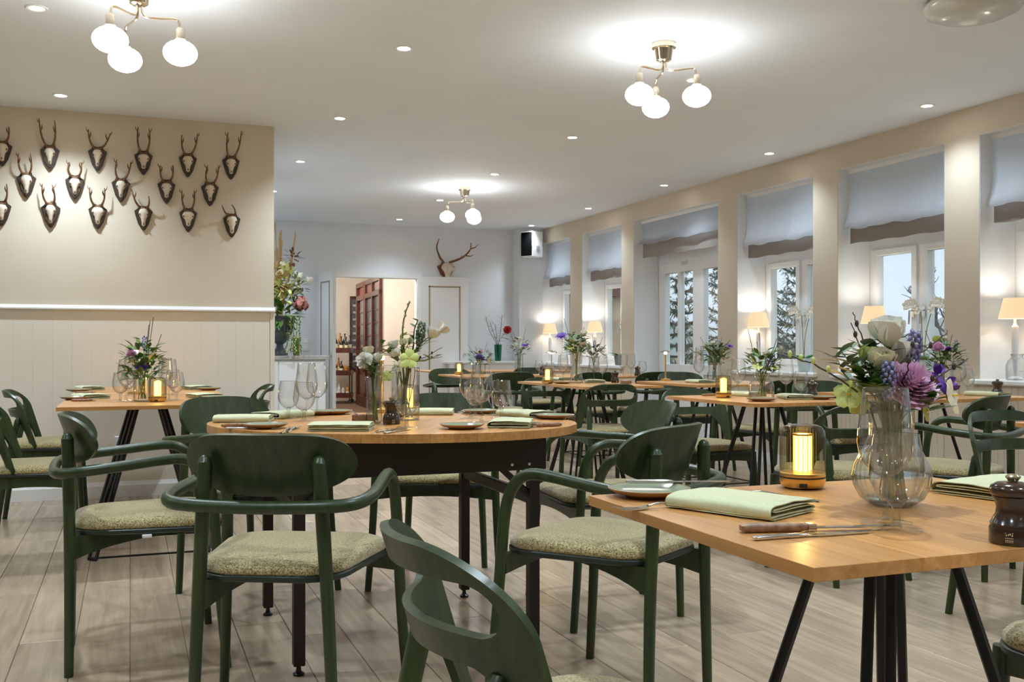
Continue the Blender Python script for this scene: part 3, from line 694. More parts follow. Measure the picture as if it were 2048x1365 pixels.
def build_armchair():
    t = thing('dining_armchair', 'proto', 'chair')
    for s in (-1, 1):
        L = smooth([(s*.178,-.222,0),(s*.166,-.220,.3),(s*.152,-.222,.55),(s*.143,-.226,.700),(s*.1425,-.2265,.722)],3)
        L = L + [Vector((s*.1424,-.2267,.731)), Vector((s*.1423,-.227,.736)), Vector((s*.1423,-.227,.738))]
        n = len(L); r = [.0135+.0045*min(1,k/6) for k in range(n-4)] + [.0165,.0135,.008,.002]
        mb().tube(L, r, 12).build('rear_leg', m_green, t)
        fl_ = smooth([(s*.272,.232,0),(s*.258,.212,.22),(s*.249,.198,.44)],4)
        mb().tube(fl_, [.0135+.003*k/(len(fl_)-1) for k in range(len(fl_))], 12).build('front_leg', m_green, t)
        for q in ((s*.178,-.222),(s*.272,.232)): pass
    half = [(.249,.198,.44),(.246,.190,.53),(.244,.176,.59),(.243,.145,.635),(.243,.100,.654),(.246,.03,.652),(.253,-.06,.642),(.256,-.14,.634),(.246,-.205,.627),(.215,-.245,.622),(.15,-.262,.619),(.07,-.266,.617),(0,-.267,.616)]
    pts = smooth(half + [(-x,y,z) for x,y,z in half[-2::-1]], 4)
    mb().tube(pts, .0165, 12).build('arm_hoop', m_green, t)
    cols = []; W = .213
    for k in range(33):
        u = math.sin(-PI/2+PI*k/32); au = abs(u)
        zt = .716 + .076*max(0,1-au**4.2)**.45; zb = .716 - .078*max(0,1-au**2.5)**.52 - .0005
        cols.append((W*u, [(zb, zt)], .716))
    arc_panel(cols, .34, -.196, .080, .64).build('backrest', m_green, t, True, 50, solid=.012)
    seat_parts(t, .238, .178, .225, -.205)
    for s in (-1, 1):
        rail(t, (s*.160,-.212), (s*.035,.175), .424, .352, .398, .392)
    rail(t, (-.246,.195), (.246,.195), .426, .372, .392, .372)
    return t
def build_sidechair():
    t = thing('dining_chair', 'proto', 'chair')
    cols = []; W = .215; UH = .184
    xs = sorted(set([round(v,5) for v in [-W+2*W*k/36 for k in range(37)] + [e*(UH-q) for e in (-1,1) for q in (0,.0006,.002,.005,.010,.016)] + [e*(W-q) for e in (-1,1) for q in (.0003,.0008,.0018,.0035,.006,.009,.013,.018,.024)]]))
    for x in xs:
        ax = abs(x); hm = .6855
        zt = .757 - .105*(1-math.sqrt(max(0,1-min(1,max(0,(ax-.08)/(W-.08)))**2)))
        if ax <= UH:
            q = math.sqrt(max(0,1-max(0,(ax-(UH-.036))/.036)**2))
            i1 = (hm+.0335*q, zt); g = max(0,(ax-(UH-.060))/.060); zb = .612 - .15*(1-math.sqrt(max(0,1-g*g)))
            i0 = (zb, hm-.0335*q)
        else:
            f = (ax-UH)/(W-UH); m1 = min(hm, zt-.008); i1 = (m1, zt); i0 = (.462-.035*min(1,f*2)+.05*max(0,f-.5), m1)
        cols.append((x, [i0, i1], hm))
    P = arc_panel(cols, .30, -.170, .095, .60)
    P.build('back_frame', m_green, t, True, 50, solid=.013)
    for s in (-1, 1):
        L = smooth([(s*.190,-.222,0),(s*.175,-.180,.30),(s*.163,-.140,.50),(s*.158,-.116,.61)],4)
        mb().tube(L, [.0135+.004*min(1,k/6) for k in range(len(L)-1)]+[.009], 12).build('rear_leg', m_green, t)
        L = smooth([(s*.222,.215,0),(s*.212,.200,.22),(s*.204,.188,.425)],4)
        mb().tube(L, [.0135+.0045*k/(len(L)-1) for k in range(len(L))], 12).build('front_leg', m_green, t)
        rail(t, (s*.168,-.16), (s*.200,.18), .424, .358, .385, .372)
    seat_parts(t, .228, .185, .225, -.195)
    rail(t, (-.2,.185), (.2,.185), .424, .372, .388, .372)
    rail(t, (-.165,-.155), (.165,-.155), .424, .372, .392, .372)
    return t
A0 = build_armchair(); B0 = build_sidechair(); usedA = [0]; usedB = [0]
def chair(kind, x, y, head, label, group):
    p, u = (A0, usedA) if kind == 'A' else (B0, usedB)
    if not u[0]:
        u[0] = 1; p.location = (x,y,0); p.rotation_euler = (0,0,-R(head)); tag(p, label, 'chair', group); return p
    return dup(p, (x,y,0), -R(head), label, group)
GA = 'green armchairs with a solid curved backrest'; GB = 'green chairs with an open two bar back'
c1 = chair('A', .042, 3.495, 88, 'green bentwood armchair left of the round table, seen from its side', GA)
c2 = chair('A', .398, 2.690, 26, 'green bentwood armchair nearest the camera at the round table, turned away', GA)
c3 = chair('A', .45, 4.17, 150, 'green bentwood armchair behind the left end of the round table, facing right', GA)
c4 = chair('A', 1.28, 2.573, -33, 'green armchair at the near right of the round table, behind the oak table corner', GA)
c5 = chair('A', 1.705, 3.444, -85, 'green bentwood armchair right of the round table, olive backrest facing the flowers', GA)
c6 = chair('A', 1.251, 4.146, 203, 'green bentwood armchair behind the round table, facing the camera', GA)
c7 = chair('B', .527, 1.277, 90, 'green open backed chair in the foreground, cut by the bottom edge', GB)
c8 = chair('B', 1.76, 1.26, -90, 'green chair with only its seat showing at the bottom right', GB)
chair('B', -.45, 5.09, 90, 'green open backed chair at the left edge, nearer of the two', GB)
chair('B', -.46, 6.30, 90, 'green open backed chair at the left edge, farther of the two', GB)
chair('B', .66, 6.62, -90, 'green open backed chair at the far right end of the left wall table', GB)
chair('B', 3.0, 4.86, 180, 'green open backed chair at the far end of the table with the jar bouquet', GB)
chair('B', 2.96, 6.05, 0, 'green open backed chair turned away at the table with the tall tulip vase', GB)
chair('B', 3.03, 7.09, 180, 'blue lit open backed chair at the far end of the tulip vase table', GB)
chair('B', 2.93, 3.62, 0, 'green open backed chair half hidden by the large carnation bouquet', GB)
chair('B', 3.06, 2.70, 180, 'green open backed chair at the right edge above the pepper mill', GB)
chair('A', 3.47, 3.54, -25, 'dark green armchair at the right edge before the pale window table', GA)
chair('A', 3.98, 4.92, 180, 'green armchair behind the pale window table, back to the orchid window', GA)
chair('A', 4.08, 5.68, 0, 'green armchair turned away at the window table below the orchid', GA)
chair('A', 4.30, 7.15, 180, 'pale blue lit armchair behind the stick lamp table', GA)
chair('A', 4.26, 7.78, 0, 'dark green armchair turned away just left of the stick lamp', GA)
chair('A', 3.70, 7.86, 0, 'dark green armchair behind the small pepper mill of the tulip vase table', GA)
chair('A', 3.03, 8.12, 0, 'dark green armchair turned away left of the amber lamp on the tulip vase table', GA)
chair('A', 2.93, 9.22, 180, 'blue lit armchair before the panelled door leaf', GA)
chair('A', 3.84, 9.30, 180, 'blue grey armchair behind the mushroom lamp table', GA)

# ---------------------------------------------------------------- tables
ZT = .74
def tube_base(t, x, y, rz, ztop, foot=.30, top=.085):
    mtx = T(x, y, 0, rz)
    mb().bevbox(-.11,.11,-.11,.11,ztop-.006,ztop,.002,mtx).build('mounting_plate', m_steel, t, False)
    F = []
    for k in range(4):
        c, s_ = math.cos(k*PI/2), math.sin(k*PI/2); l = MB()
        for e in (-1, 1):
            a = (top*c - e*.014*s_, top*s_ + e*.014*c, ztop-.003); b = (foot*c - e*.022*s_, foot*s_ + e*.022*c, .008)
            l.tube([a,b], .0085, 8, m=mtx)
        l.tube([(foot*c+.024*s_, foot*s_-.024*c, .009),(foot*c-.024*s_, foot*s_+.024*c, .009)], .009, 8, m=mtx)
        l.build('leg', m_steel, t); F.append((foot*c, foot*s_, .012))
    mb().tube(F, .005, 6, closed=True, m=mtx).build('floor_ring', m_steel, t)
def oak_table(name, x0, x1, y0, y1, label, staves=0, th=.0175, along='x', rz=-PI/4, foot=.30, grp=None, hub=None):
    cx, cy = (x0+x1)/2, (y0+y1)/2; t = thing(name, label, 'table', (cx,cy,0), 0, grp)
    hx, hy = (x1-x0)/2, (y1-y0)/2; z0, z1 = ZT-th, ZT
    if staves:
        first = {}
        st = (2*hy if along == 'x' else 2*hx)/staves
        for k in range(staves):
            if k == 0:
                o = (mb().bevbox(-hx,hx,-st/2,st/2,z0,z1,.0006) if along == 'x' else mb().bevbox(-st/2,st/2,-hy,hy,z0,z1,.0006)).build('oak_stave', m_oak_x if along == 'x' else m_oak_y, t, False); p = o
            else: o = p.copy(); COL.objects.link(o); o.name = 'oak_stave'
            o.location = (0, -hy+st*(k+.5), 0) if along == 'x' else (-hx+st*(k+.5), 0, 0)
    else:
        mb().bevbox(-hx,hx,-hy,hy,z0,z1,.002).build('tabletop', m_oak_x if along == 'x' else m_oak_y, t, False)
    if hub: tube_base(t, hub[0]-cx, hub[1]-cy, rz, z0, foot)
    else: tube_base(t, 0, 0, rz, z0, foot)
    return t
GT = 'oak tables on black rod legs'
oak_table('dining_table', .752, 1.50, .973, 1.591, 'square oak table in the right foreground with pepper mill and carnation bouquet', 9, hub=(1.127,1.28), grp=GT, along='y', foot=.31)
oak_table('dining_table', 2.68, 3.33, 3.90, 4.70, 'oak table with the jar bouquet and a lit amber lamp, right of the round table', 8, along='y', grp=GT)
oak_table('dining_table', 2.77, 3.37, 5.95, 7.13, 'oak table with the tall tulip vase and amber lamp in mid room', 8, along='y', grp=GT)
oak_table('dining_table', 3.64, 4.46, 5.95, 6.85, 'oak window table carrying the brass stick lamp', 8, along='y', grp=GT)
oak_table('dining_table', 3.72, 4.44, 3.88, 4.79, 'pale lit oak table by the window at the right edge', 8, along='y', grp=GT)
oak_table('dining_table', 2.87, 3.50, 1.85, 2.62, 'oak table with only its corner showing at the right edge', 0, along='y', grp=GT)
oak_table('dining_table', 2.77, 3.40, 8.3, 9.25, 'small looking oak table with an amber lamp before the panelled door leaf', 0, along='y', grp=GT)
oak_table('dining_table', 3.55, 4.55, 7.95, 8.95, 'distant oak table with the mushroom lamp', 0, along='y', grp=GT)
oak_table('dining_table', 3.05, 4.6, 10.2, 11.1, 'farthest table with the emerald vase before the back wall', 0, along='x', grp=GT)
oak_table('dining_table', -.30, .48, 4.74, 5.905, 'oak table by the trophy wall, nearer half with the purple aster', 10, along='x', rz=-PI/4, foot=.36, grp=GT)
oak_table('dining_table', -.30, .48, 5.915, 7.08, 'oak table by the trophy wall, half pushed up to the dado', 10, along='x', rz=-PI/4, foot=.36, grp=GT)
# round table on a folding steel frame
RC, RA, RB, RO = (.853, 3.40), .641, .499, -.5
rt = thing('round_table', 'large rounded oak table on a folding black steel frame in the middle', 'table', (RC[0], RC[1], 0), 0)
nst = 19; stw = 2*RA/nst; TH = .027
for k in range(nst):
    xa, xb = -RA+k*stw+.0003, -RA+(k+1)*stw-.0003
    xs = [xa+(xb-xa)*j/6 for j in range(7)]
    e = [(x, RB*math.sqrt(max(0,1-(x/RA)**2))) for x in xs]
    pl = [(x,-y) for x,y in e] + [(x,y) for x,y in e[::-1]]
    if k in (0, nst-1):
        pl = [p for i_, p in enumerate(pl) if i_ == 0 or (Vector(p)-Vector(pl[i_-1])).length > 1e-4]
        if (Vector(pl[0])-Vector(pl[-1])).length < 1e-4: pl = pl[:-1]
    o = mb().prism(pl, ZT-TH, ZT).build('oak_stave', m_oak_y, rt, False); o.rotation_euler = (0,0,RO)
fx0, fx1, fy0, fy1 = .462-RC[0], 1.268-RC[0], 3.05-RC[1], 3.84-RC[1]
zt_ = ZT-TH
for (a, b, c, d) in ((fx0,fx1,fy0-.012,fy0+.012),(fx0,fx1,fy1-.012,fy1+.012)):
    mb().bevbox(a-.012,b+.012,c,d,zt_-.115,zt_,.003).build('apron', m_apron, rt, False)
for a in (fx0, fx1): mb().bevbox(a-.012,a+.012,fy0+.012,fy1-.012,zt_-.05,zt_,.003).build('apron', m_apron, rt, False)
for a in (fx0+.018, fx1-.018):
    for c in (fy0+.03, fy1-.03):
        l = mb().bevbox(a-.0175,a+.0175,c-.0175,c+.0175,.03,zt_-.02,.003).build('leg', m_apron, rt, False)
        mb().lathe([(0,0),(.017,0),(.018,.006),(.009,.012),(.006,.03),(0,.03)],12,c=(a,c,0)).build('levelling_foot', m_steel, l)
for a in (fx0+.018, fx1-.018):
    e = 1 if a > 0 else -1
    for y in (fy0+.03, fy1-.03): mb().tube([(a,y,.50),(a-e*.20,y,zt_-.03)],.011,6).build('folding_brace', m_apron, rt)
    mb().bevbox(a-.012,a+.012,fy0+.04,fy1-.04,.478,.518,.004).build('cross_bar', m_apron, rt, False)
    for dx in (.03,.09): mb().blob((a-e*dx, fy0-.013, zt_-.095), .006,.004,.006,8,4).build('bolt', m_chrome, rt)
m_frame_g = thin_glass('polished_glass_lip', (.8,.82,.83), (.7,.74,.76), 2.2, 1.0, 2.0)
# ---------------------------------------------------------------- tableware
def D(px, py, d):
    t = (px-1024)/2000; return Vector((d*(t*ca+sa), d*(ca-t*sa), 1-(py-695)*d/2000))
class Proto:
    'build a kind once, then copy it'
    def __init__(s, make): s.make = make; s.o = None
    def __call__(s, loc, rz, label, cat, group=None, sc=None):
        loc = Vector(loc)
        if s.o is None:
            s.o = s.make(); s.o.location = loc; s.o.rotation_euler = (0,0,rz); tag(s.o, label, cat, group)
            if sc: s.o.scale = (sc,)*3
            return s.o
        o = dup(s.o, loc, rz, label); o['category'] = cat
        if group: o['group'] = group
        elif 'group' in o: del o['group']
        o.scale = (sc,)*3 if sc else (1,1,1)
        return o
def mk_wine():
    t = thing('wine_glass', 'p', 'glass')
    mb().lathe(dw([(.004,.068),(.016,.072),(.030,.086),(.0385,.105),(.0405,.120),(.039,.140),(.0355,.170),(.0325,.198),(.0318,.200)]),32,cap=False).build('bowl', m_glass, t)
    mb().lathe([(.007,.004),(.0042,.012),(.0034,.03),(.0033,.052),(.0045,.064),(.010,.070),(.004,.073),(0,.073)],14,cap=False).build('stem', m_gthick, t)
    mb().lathe([(.0385,.0010),(.030,.0028),(.012,.0045),(.007,.007),(0,.007)],28,cap=False).build('foot', m_foot, t)
    mb().lathe([(.0320,.1994),(.0326,.2000),(.0320,.2006),(.0314,.2000),(.0320,.1994)],28,cap=False).build('rim', m_frame_g, t)
    return t
def mk_water():
    t = thing('water_glass', 'p', 'glass')
    mb().lathe(dw([(.004,.038),(.018,.042),(.030,.054),(.0365,.070),(.038,.082),(.0365,.100),(.033,.122),(.0308,.137)]),32,cap=False).build('bowl', m_glass, t)
    mb().lathe([(.008,.004),(.0055,.012),(.005,.026),(.007,.034),(.012,.040),(.004,.042),(0,.042)],14,cap=False).build('stem', m_gthick, t)
    mb().lathe([(.0355,.0012),(.028,.0035),(.012,.005),(.008,.007),(0,.007)],28,cap=False).build('foot', m_foot, t)
    mb().lathe([(.0308,.1364),(.0314,.137),(.0308,.1376),(.0302,.137),(.0308,.1364)],28,cap=False).build('rim', m_frame_g, t)
    return t
wine, water = Proto(mk_wine), Proto(mk_water)
def mk_plate():
    t = thing('side_plate', 'p', 'plate')
    mb().lathe([(0,.004),(.045,.004),(.060,.008),(.0705,.0145),(.0705,.0155),(.059,.0095),(.044,.006),(0,.006)],40).build('glazed_well', m_plate, t)
    mb().lathe([(0,0),(.040,0),(.043,.003),(.060,.0072),(.0712,.0140),(.0718,.0156),(.0705,.0162),(.0698,.0152)],40,cap=False).build('brown_underside', m_rim, t)
    return t
plate = Proto(mk_plate)
def mk_napkin(L=.19, Wd=.135, seed=1):
    t = thing('folded_napkin', 'p', 'napkin'); rr = random.Random(seed)
    KZ = 1.45; h = Wd/2; prof = [(h*.97,.0012),(0,.0012),(-h*.93,.0013),(-h,.0030),(-h*.95,.0047),(0,.0049),(h*.86,.0050),(h*.93,.0066),(h*.88,.0082),(0,.0088),(-h*.80,.0092),(-h*.86,.0108),(-h*.80,.0124),(0,.0132),(h*.90,.0130),(h*.985,.0135)]
    prof2 = prof[:-2] + [(h*.93,.0120),(h*1.0,.0105)]
    P = smooth([(a,0,b) for a,b in prof2],3)
    # outer cover that wraps the fold
    cov = smooth([(h*1.01,0,.0145),(h*.5,0,.0162),(0,0,.0172),(-h*.6,0,.0170),(-h*.94,0,.0145),(-h*1.03,0,.0085),(-h*.98,0,.0022),(-h*.8,0,.0004)],4)
    def sheet(P):
        n = 8; vs = []; fs = []
        for j in range(n+1):
            v = -L/2 + L*j/n
            for k, p in enumerate(P): vs.append((p.x + .0012*math.sin(j*1.1+k*.2), v*(1+.01*math.sin(k*.7)), KZ*p.z*(1-.10*abs(v)/L) + .0004*math.sin(j*2+k)))
        m_ = len(P)
        for j in range(n):
            for k in range(m_-1): fs.append((j*m_+k, j*m_+k+1, (j+1)*m_+k+1, (j+1)*m_+k))
        return mb().add(vs, fs)
    sheet(P).build('inner_folds', m_nap, t, True, 60, solid=.0016)
    sheet(cov).build('outer_fold', m_nap, t, True, 60, solid=.0016)
    return t
napkin = Proto(mk_napkin)
def mk_woodknife():
    t = thing('steak_knife', 'p', 'knife')
    hp = rpoly([(0,-.0085),(.098,-.0075),(.098,.0075),(0,.0095)],.004,3)
    mb().loft([[(x,y,z) for x,y in scl(hp,s_)] for z,s_ in ((.001,.8),(.003,1),(.010,1),(.0125,.8))]).build('wooden_handle', m_kwood, t)
    mb().bevbox(.096,.108,-.008,.008,.001,.0115,.001).build('bolster', m_chrome, t, False)
    mb().prism([(.106,-.007),(.20,-.009),(.225,-.002),(.215,.006),(.106,.006)],.005,.0066).build('blade', m_chrome, t, False)
    return t
def mk_butter():
    t = thing('table_knife', 'p', 'knife')
    mb().loft([[(x,y,z) for x,y in scl(rpoly([(0,-.0055),(.085,-.004),(.085,.004),(0,.0055)],.003,3),s_)] for z,s_ in ((.0005,.8),(.002,1),(.005,1),(.0065,.75))]).build('steel_handle', m_chrome, t)
    mb().prism([(.083,-.004),(.10,-.008),(.175,-.0085),(.19,0),(.175,.003),(.083,.004)],.002,.0034).build('blade', m_chrome, t, False)
    return t
def mk_fork():
    t = thing('table_fork', 'p', 'fork')
    mb().tube(smooth([(0,0,.002),(.05,0,.003),(.10,0,.008),(.125,0,.006)],4),[.0045]*3+[.0035]*8+[.0025,.0028],8,flat=.45).build('handle', m_chrome, t)
    mb().loft([[(x,-w_,z),(x,w_,z),(x,w_,z+.0016),(x,-w_,z+.0016)] for x,w_,z in ((.122,.004,.005),(.132,.0095,.0025),(.146,.0105,.0015),(.150,.0105,.002))]).build('fork_shoulder', m_chrome, t)
    for k in range(4): 
        y = -.009+.006*k
        mb().tube([(.149,y,.0028),(.17,y,.003),(.188,y,.008)],[.0014,.0013,.0007],6).build('tine', m_chrome, t)
    return t
woodknife, butter, fork = Proto(mk_woodknife), Proto(mk_butter), Proto(mk_fork)
def mk_lamp():
    t = thing('amber_table_lamp', 'p', 'table lamp')
    mb().lathe([(0,0),(.030,0),(.037,.003),(.0405,.010),(.0415,.018),(.0415,.0195)],36).build('gold_base', m_brass, t)
    mb().lathe([(.0412,.0195),(.0416,.0205),(.0412,.0225),(0,.0225)],36).build('base_groove', m_plast, t)
    mb().lathe([(.041,.0225),(.0415,.024),(.0405,.0285),(.030,.031),(0,.031)],36).build('gold_lid', m_brass, t)
    mb().lathe([(.014,.030),(.0155,.034),(.0155,.098)],48,cap=False,flute=24,fl_a=.035).build('lit_ribbed_core', m_amber, t)
    for k in range(24):
        q = 2*PI*k/24
        if k % 2 == 0: mb().tube([(.0168*math.cos(q),.0168*math.sin(q),.031),(.0168*math.cos(q),.0168*math.sin(q),.099)],.0007,5).build('core_rib', m_brass, t)
    mb().lathe([(.0185,.097),(.0185,.1005),(0,.1005)],20).build('core_cap', m_brass, t)
    mb().lathe([(.0395,.030),(.0408,.040),(.0408,.095),(.0395,.105),(.034,.1135),(.026,.1165),(0,.1172)],176,cap=False,flute=44,fl_a=.007).build('glass_dome', m_smoke, t)
    mb().bevbox(-.007,.007,-.0425,-.039,.005,.012,.001).build('charging_port', m_plast, t, False)
    l = bpy.data.lights.new('lamp_glow','POINT'); l.energy = .35; l.color = (1,.66,.26); l.shadow_soft_size = .012
    o = bpy.data.objects.new('lamp_glow', l); COL.objects.link(o); o.parent = t; o.location = (0,0,.108)
    return t
amber = Proto(mk_lamp)
def mk_stick():
    t = thing('stick_lamp', 'p', 'table lamp')
    mb().lathe([(0,0),(.036,0),(.038,.004),(.036,.014),(.010,.018),(.0055,.022),(.0055,.205),(0,.205)],24).build('brass_stand', m_brass, t)
    mb().lathe([(0,.205),(.011,.206),(.013,.216),(.009,.226),(0,.228)],14).build('lit_tip', m_warmtip, t)
    mb().lathe([(.008,.226),(.045,.222),(.046,.225),(.012,.236),(0,.237)],24).build('cap', m_champ, t)
    return t
stick = Proto(mk_stick)
def mk_mill():
    t = thing('pepper_mill', 'p', 'pepper mill')
    mb().lathe([(0,0),(.0285,0),(.0295,.002),(.0295,.020),(.0285,.0225),(.028,.0245),(.0285,.027),(.026,.031),(.0215,.040),(.0205,.048),(.0225,.056),(.0255,.061),(.0255,.0625)],28).build('lower_body', m_mill, t)
    mb().lathe([(.0245,.0625),(.0265,.064),(.0285,.067),(.0292,.071),(.0275,.076),(.021,.080),(.010,.082),(0,.0822)],28).build('turning_head', m_mill, t)
    mb().lathe([(0,.082),(.006,.082),(.007,.0845),(.0095,.087),(.0095,.089),(.006,.0915),(0,.092)],18).build('brass_knob', m_champ, t)
    return t
mill = Proto(mk_mill)
GW, GWa, GP, GN, GK, GF, GL, GM = 'tall wine glasses on the tables', 'short water glasses on the tables', 'sage side plates', 'folded sage napkins', 'knives laid on the tables', 'forks laid on the tables', 'amber glass table lamps', 'dark pepper mills'
def wa(px, py, px2, py2, z=ZT):
    a = U(px,py,z); b = U(px2,py2,z); return math.atan2(b.y-a.y, b.x-a.x)
Z = ZT
bpy.context.view_layer.update()
q_ = c1.matrix_world.inverted() @ D(294, 1079, 3.075)
mb().bevbox(q_.x-.004, q_.x+.004, q_.y-.014, q_.y+.014, .414, .4235, .001).build('maker_tag', m_trim, c1, False)
# near table
wine(U(1771,1046,Z), 0, 'tall wine glass on the near oak table before the carnation vase', 'glass', GW)
water(U(1793,1061,Z), .4, 'short water glass nearest the camera on the near oak table', 'glass', GWa)
plate(U(1298,993,Z), .3, 'sage side plate at the left corner of the near oak table', 'plate', GP)
butter(U(1252,986,Z)+Vector((0,0,.0165)), wa(1252,986,1460,984), 'butter knife lying across the plate on the near table', 'knife', GK)
napkin(U(1480,1020,Z), wa(1475,1058,1601,1036)+.12, 'sage napkin folded flat on the near table beside the amber lamp', 'napkin', GN)
napkin(U(1995,987,Z), R(-90)+YAW*-1+.6, 'sage napkin at the right edge behind the near pepper mill', 'napkin', GN)
woodknife(U(1481,1066,Z), wa(1481,1066,1740,1061), 'wooden handled steak knife in front of the near napkin', 'knife', GK)
butter(U(1506,1082,Z), wa(1506,1082,1700,1069), 'steel knife nearest the camera beside the steak knife', 'knife', GK)
fork(U(1508,990,Z), wa(1508,990,1350,1022), 'fork at the near plate, tines toward the camera', 'fork', GF)
fork(U(1420,1008,Z), wa(1420,1008,1306,1018), 'fork between the near plate and the near napkin', 'fork', GF)
fork(U(1640,1005,Z), wa(1640,1000,1480,983), 'fork with only its tines showing behind the near napkin', 'fork', GF)
woodknife(U(1995,966,Z), wa(1990,966,1850,984), 'steak knife lying right of the carnation vase', 'knife', GK)
amber(U(1605,976,Z), R(-35), 'amber glass lamp with gold base lit on the near oak table', 'table lamp', GL)
pm = mill(U(2026,1087,Z), R(-55), 'dark pepper mill cut by the right edge on the near oak table', 'pepper mill', GM)
mk = MB()
def arcmark(u0, z, w_, h_):
    q = math.atan2(-1, 0) + u0; r = .0297
    mk.add([(r*math.cos(q-w_/2),r*math.sin(q-w_/2),z-h_/2),(r*math.cos(q+w_/2),r*math.sin(q+w_/2),z-h_/2),(r*math.cos(q+w_/2),r*math.sin(q+w_/2),z+h_/2),(r*math.cos(q-w_/2),r*math.sin(q-w_/2),z+h_/2)],[(0,1,2,3)])
for k in range(4): arcmark(-.13+.075*k+.01*(k%2), .0152+.0008*(k%3-1), .05, .0022)
arcmark(-.17,.0170,.03,.0012); arcmark(.12,.0172,.03,.0014)
for row, n in ((.0105,6),(.0075,7),(.0055,5)):
    for k in range(n): arcmark(-.16+.34*k/n, row, .030, .0013)
# prototype mills are copied with their parts, so the mark goes on this one only
o = mk.build('gilt_mark', m_mark, pm, False); o['kind'] = 'stuff'
# round table
for k, (px, py, l) in enumerate([(772,850,'front centre of the round table'),(941,838,'right group on the round table, left of two'),(963,845,'right group on the round table, right of two'),(613,836,'left group on the round table, front one'),(634,832,'left group on the round table, behind')]):
    wine(U(px,py,Z), .3*k, 'tall wine glass, ' + l, 'glass', GW)
for k, (px, py, l) in enumerate([(813,856,'before the glass cylinder on the round table'),(1003,836,'rightmost on the round table'),(950,832,'between the two tall glasses on the round table'),(577,838,'leftmost on the round table'),(608,843,'second from the left on the round table')]):
    water(U(px,py,Z), .2*k, 'short water glass, ' + l, 'glass', GWa)
for px, py, l in [(531,857,'front left, plate under knife'),(924,858,'front right'),(1110,838,'at the right end'),(962,828,'at the back right'),(668,829,'at the back left'),(636,830,'at the back left, left one')]:
    plate(U(px,py,Z), .5, 'sage side plate on the round table, ' + l, 'plate', GP)
for px, py, a, l in [(488,843,R(75),'at the left end'),(566,835,R(130),'behind the left plate'),(683,860,R(-110),'rolled at the front edge'),(858,829,R(70),'at the back before the chair'),(1022,853,R(-25),'at the front right'),(1052,833,R(20),'at the back right')]:
    napkin(U(px,py,Z), a, 'sage napkin on the round table, ' + l, 'napkin', GN)
for px, py, p2, q2, l in [(443,856,560,851,'at the left end'),(1122,853,1000,858,'at the right end')]:
    woodknife(U(px,py,Z), wa(px,py,p2,q2), 'wooden handled knife on the round table, ' + l, 'knife', GK)
for px, py, p2, q2, l in [(752,866,830,854,'left of two at the front'),(768,869,840,856,'right of two at the front'),(1085,849,1000,846,'under the right napkin')]:
    butter(U(px,py,Z), wa(px,py,p2,q2), 'steel knife on the round table, ' + l, 'knife', GK)
for px, py, p2, q2, l in [(575,866,618,846,'beside the left plate'),(562,868,605,848,'beside the left plate, nearer one'),(990,832,905,827,'at the back, left one'),(1000,829,920,825,'at the back, right one')]:
    fork(U(px,py,Z), wa(px,py,p2,q2), 'fork on the round table, ' + l, 'fork', GF)
butter(U(450,859,Z), wa(450,859,575,858), 'steel knife below the left end napkin of the round table', 'knife', GK)
mill(U(783,849,Z), 0, 'dark pepper mill on the round table between the vases', 'pepper mill', GM)
t = thing('salt_box', 'small dark wooden salt box with a spoon on the round table', 'box', U(728,846,Z), R(-15))
mb().bevbox(-.04,.04,-.022,.022,0,.006,.001).bevbox(-.04,.04,-.022,-.017,.006,.028,.001).bevbox(-.04,.04,.017,.022,.006,.028,.001).bevbox(-.04,-.035,-.017,.017,.006,.028,.001).bevbox(.035,.04,-.017,.017,.006,.028,.001).build('box_body', m_kwood, t, False)
mb().box(-.035,.035,-.017,.017,.004,.018).build('salt_fill', m_trim, t, False)
t = thing('salt_spoon', 'tiny steel spoon standing in the salt box', 'spoon', U(728,846,Z)+Vector((0,0,.019)), R(150))
mb().tube(smooth([(0,0,0),(.02,0,.008),(.05,0,.022)],4),[.002]*9,6).build('handle', m_chrome, t); mb().blob((-.006,0,.001),.009,.006,.003,10,5).build('spoon_bowl', m_chrome, t)
amber(U(818,829,Z), 0, 'amber lamp glowing behind the glass cylinder on the round table', 'table lamp', GL)
stick(U(763,826,Z), 0, 'stick lamp with a lit tip among the white flowers on the round table', 'table lamp', 'slim lamps with a lit tip', 1.02)
# left wall table
for px, py, l in [(252,801,'left'),(338,800,'right'),(262,790,'back left'),(331,789,'back right')]: wine(U(px,py,Z), 0, 'tall wine glass on the trophy wall table, ' + l, 'glass', GW)
for px, py, l in [(241,803,'left'),(353,801,'right'),(256,793,'back left'),(346,791,'back right')]: water(U(px,py,Z), 0, 'short water glass on the trophy wall table, ' + l, 'glass', GWa)
for px, py, a, l in [(182,797,R(20),'near left'),(180,780,R(15),'far left'),(408,796,R(-165),'near right'),(392,779,R(-165),'far right')]:
    napkin(U(px,py,Z), a, 'sage napkin on the trophy wall table, ' + l, 'napkin', GN)
for px, py, l in [(150,800,'near left'),(157,784,'far left'),(432,799,'near right'),(418,781,'far right')]:
    plate(U(px,py,Z), 0, 'sage side plate on the trophy wall table, ' + l, 'plate', GP)
for px, py, l in [(142,804,'near left'),(150,788,'far left')]: woodknife(U(px,py,Z), .05, 'wooden handled knife on the trophy wall table, ' + l, 'knife', GK)
amber(U(315,804,Z), R(-10), 'amber lamp lit on the trophy wall table', 'table lamp', GL)
stick(U(271,789,Z), 0, 'stick lamp with a lit tip inside the bouquet by the trophy wall', 'table lamp', 'slim lamps with a lit tip', 1.1)
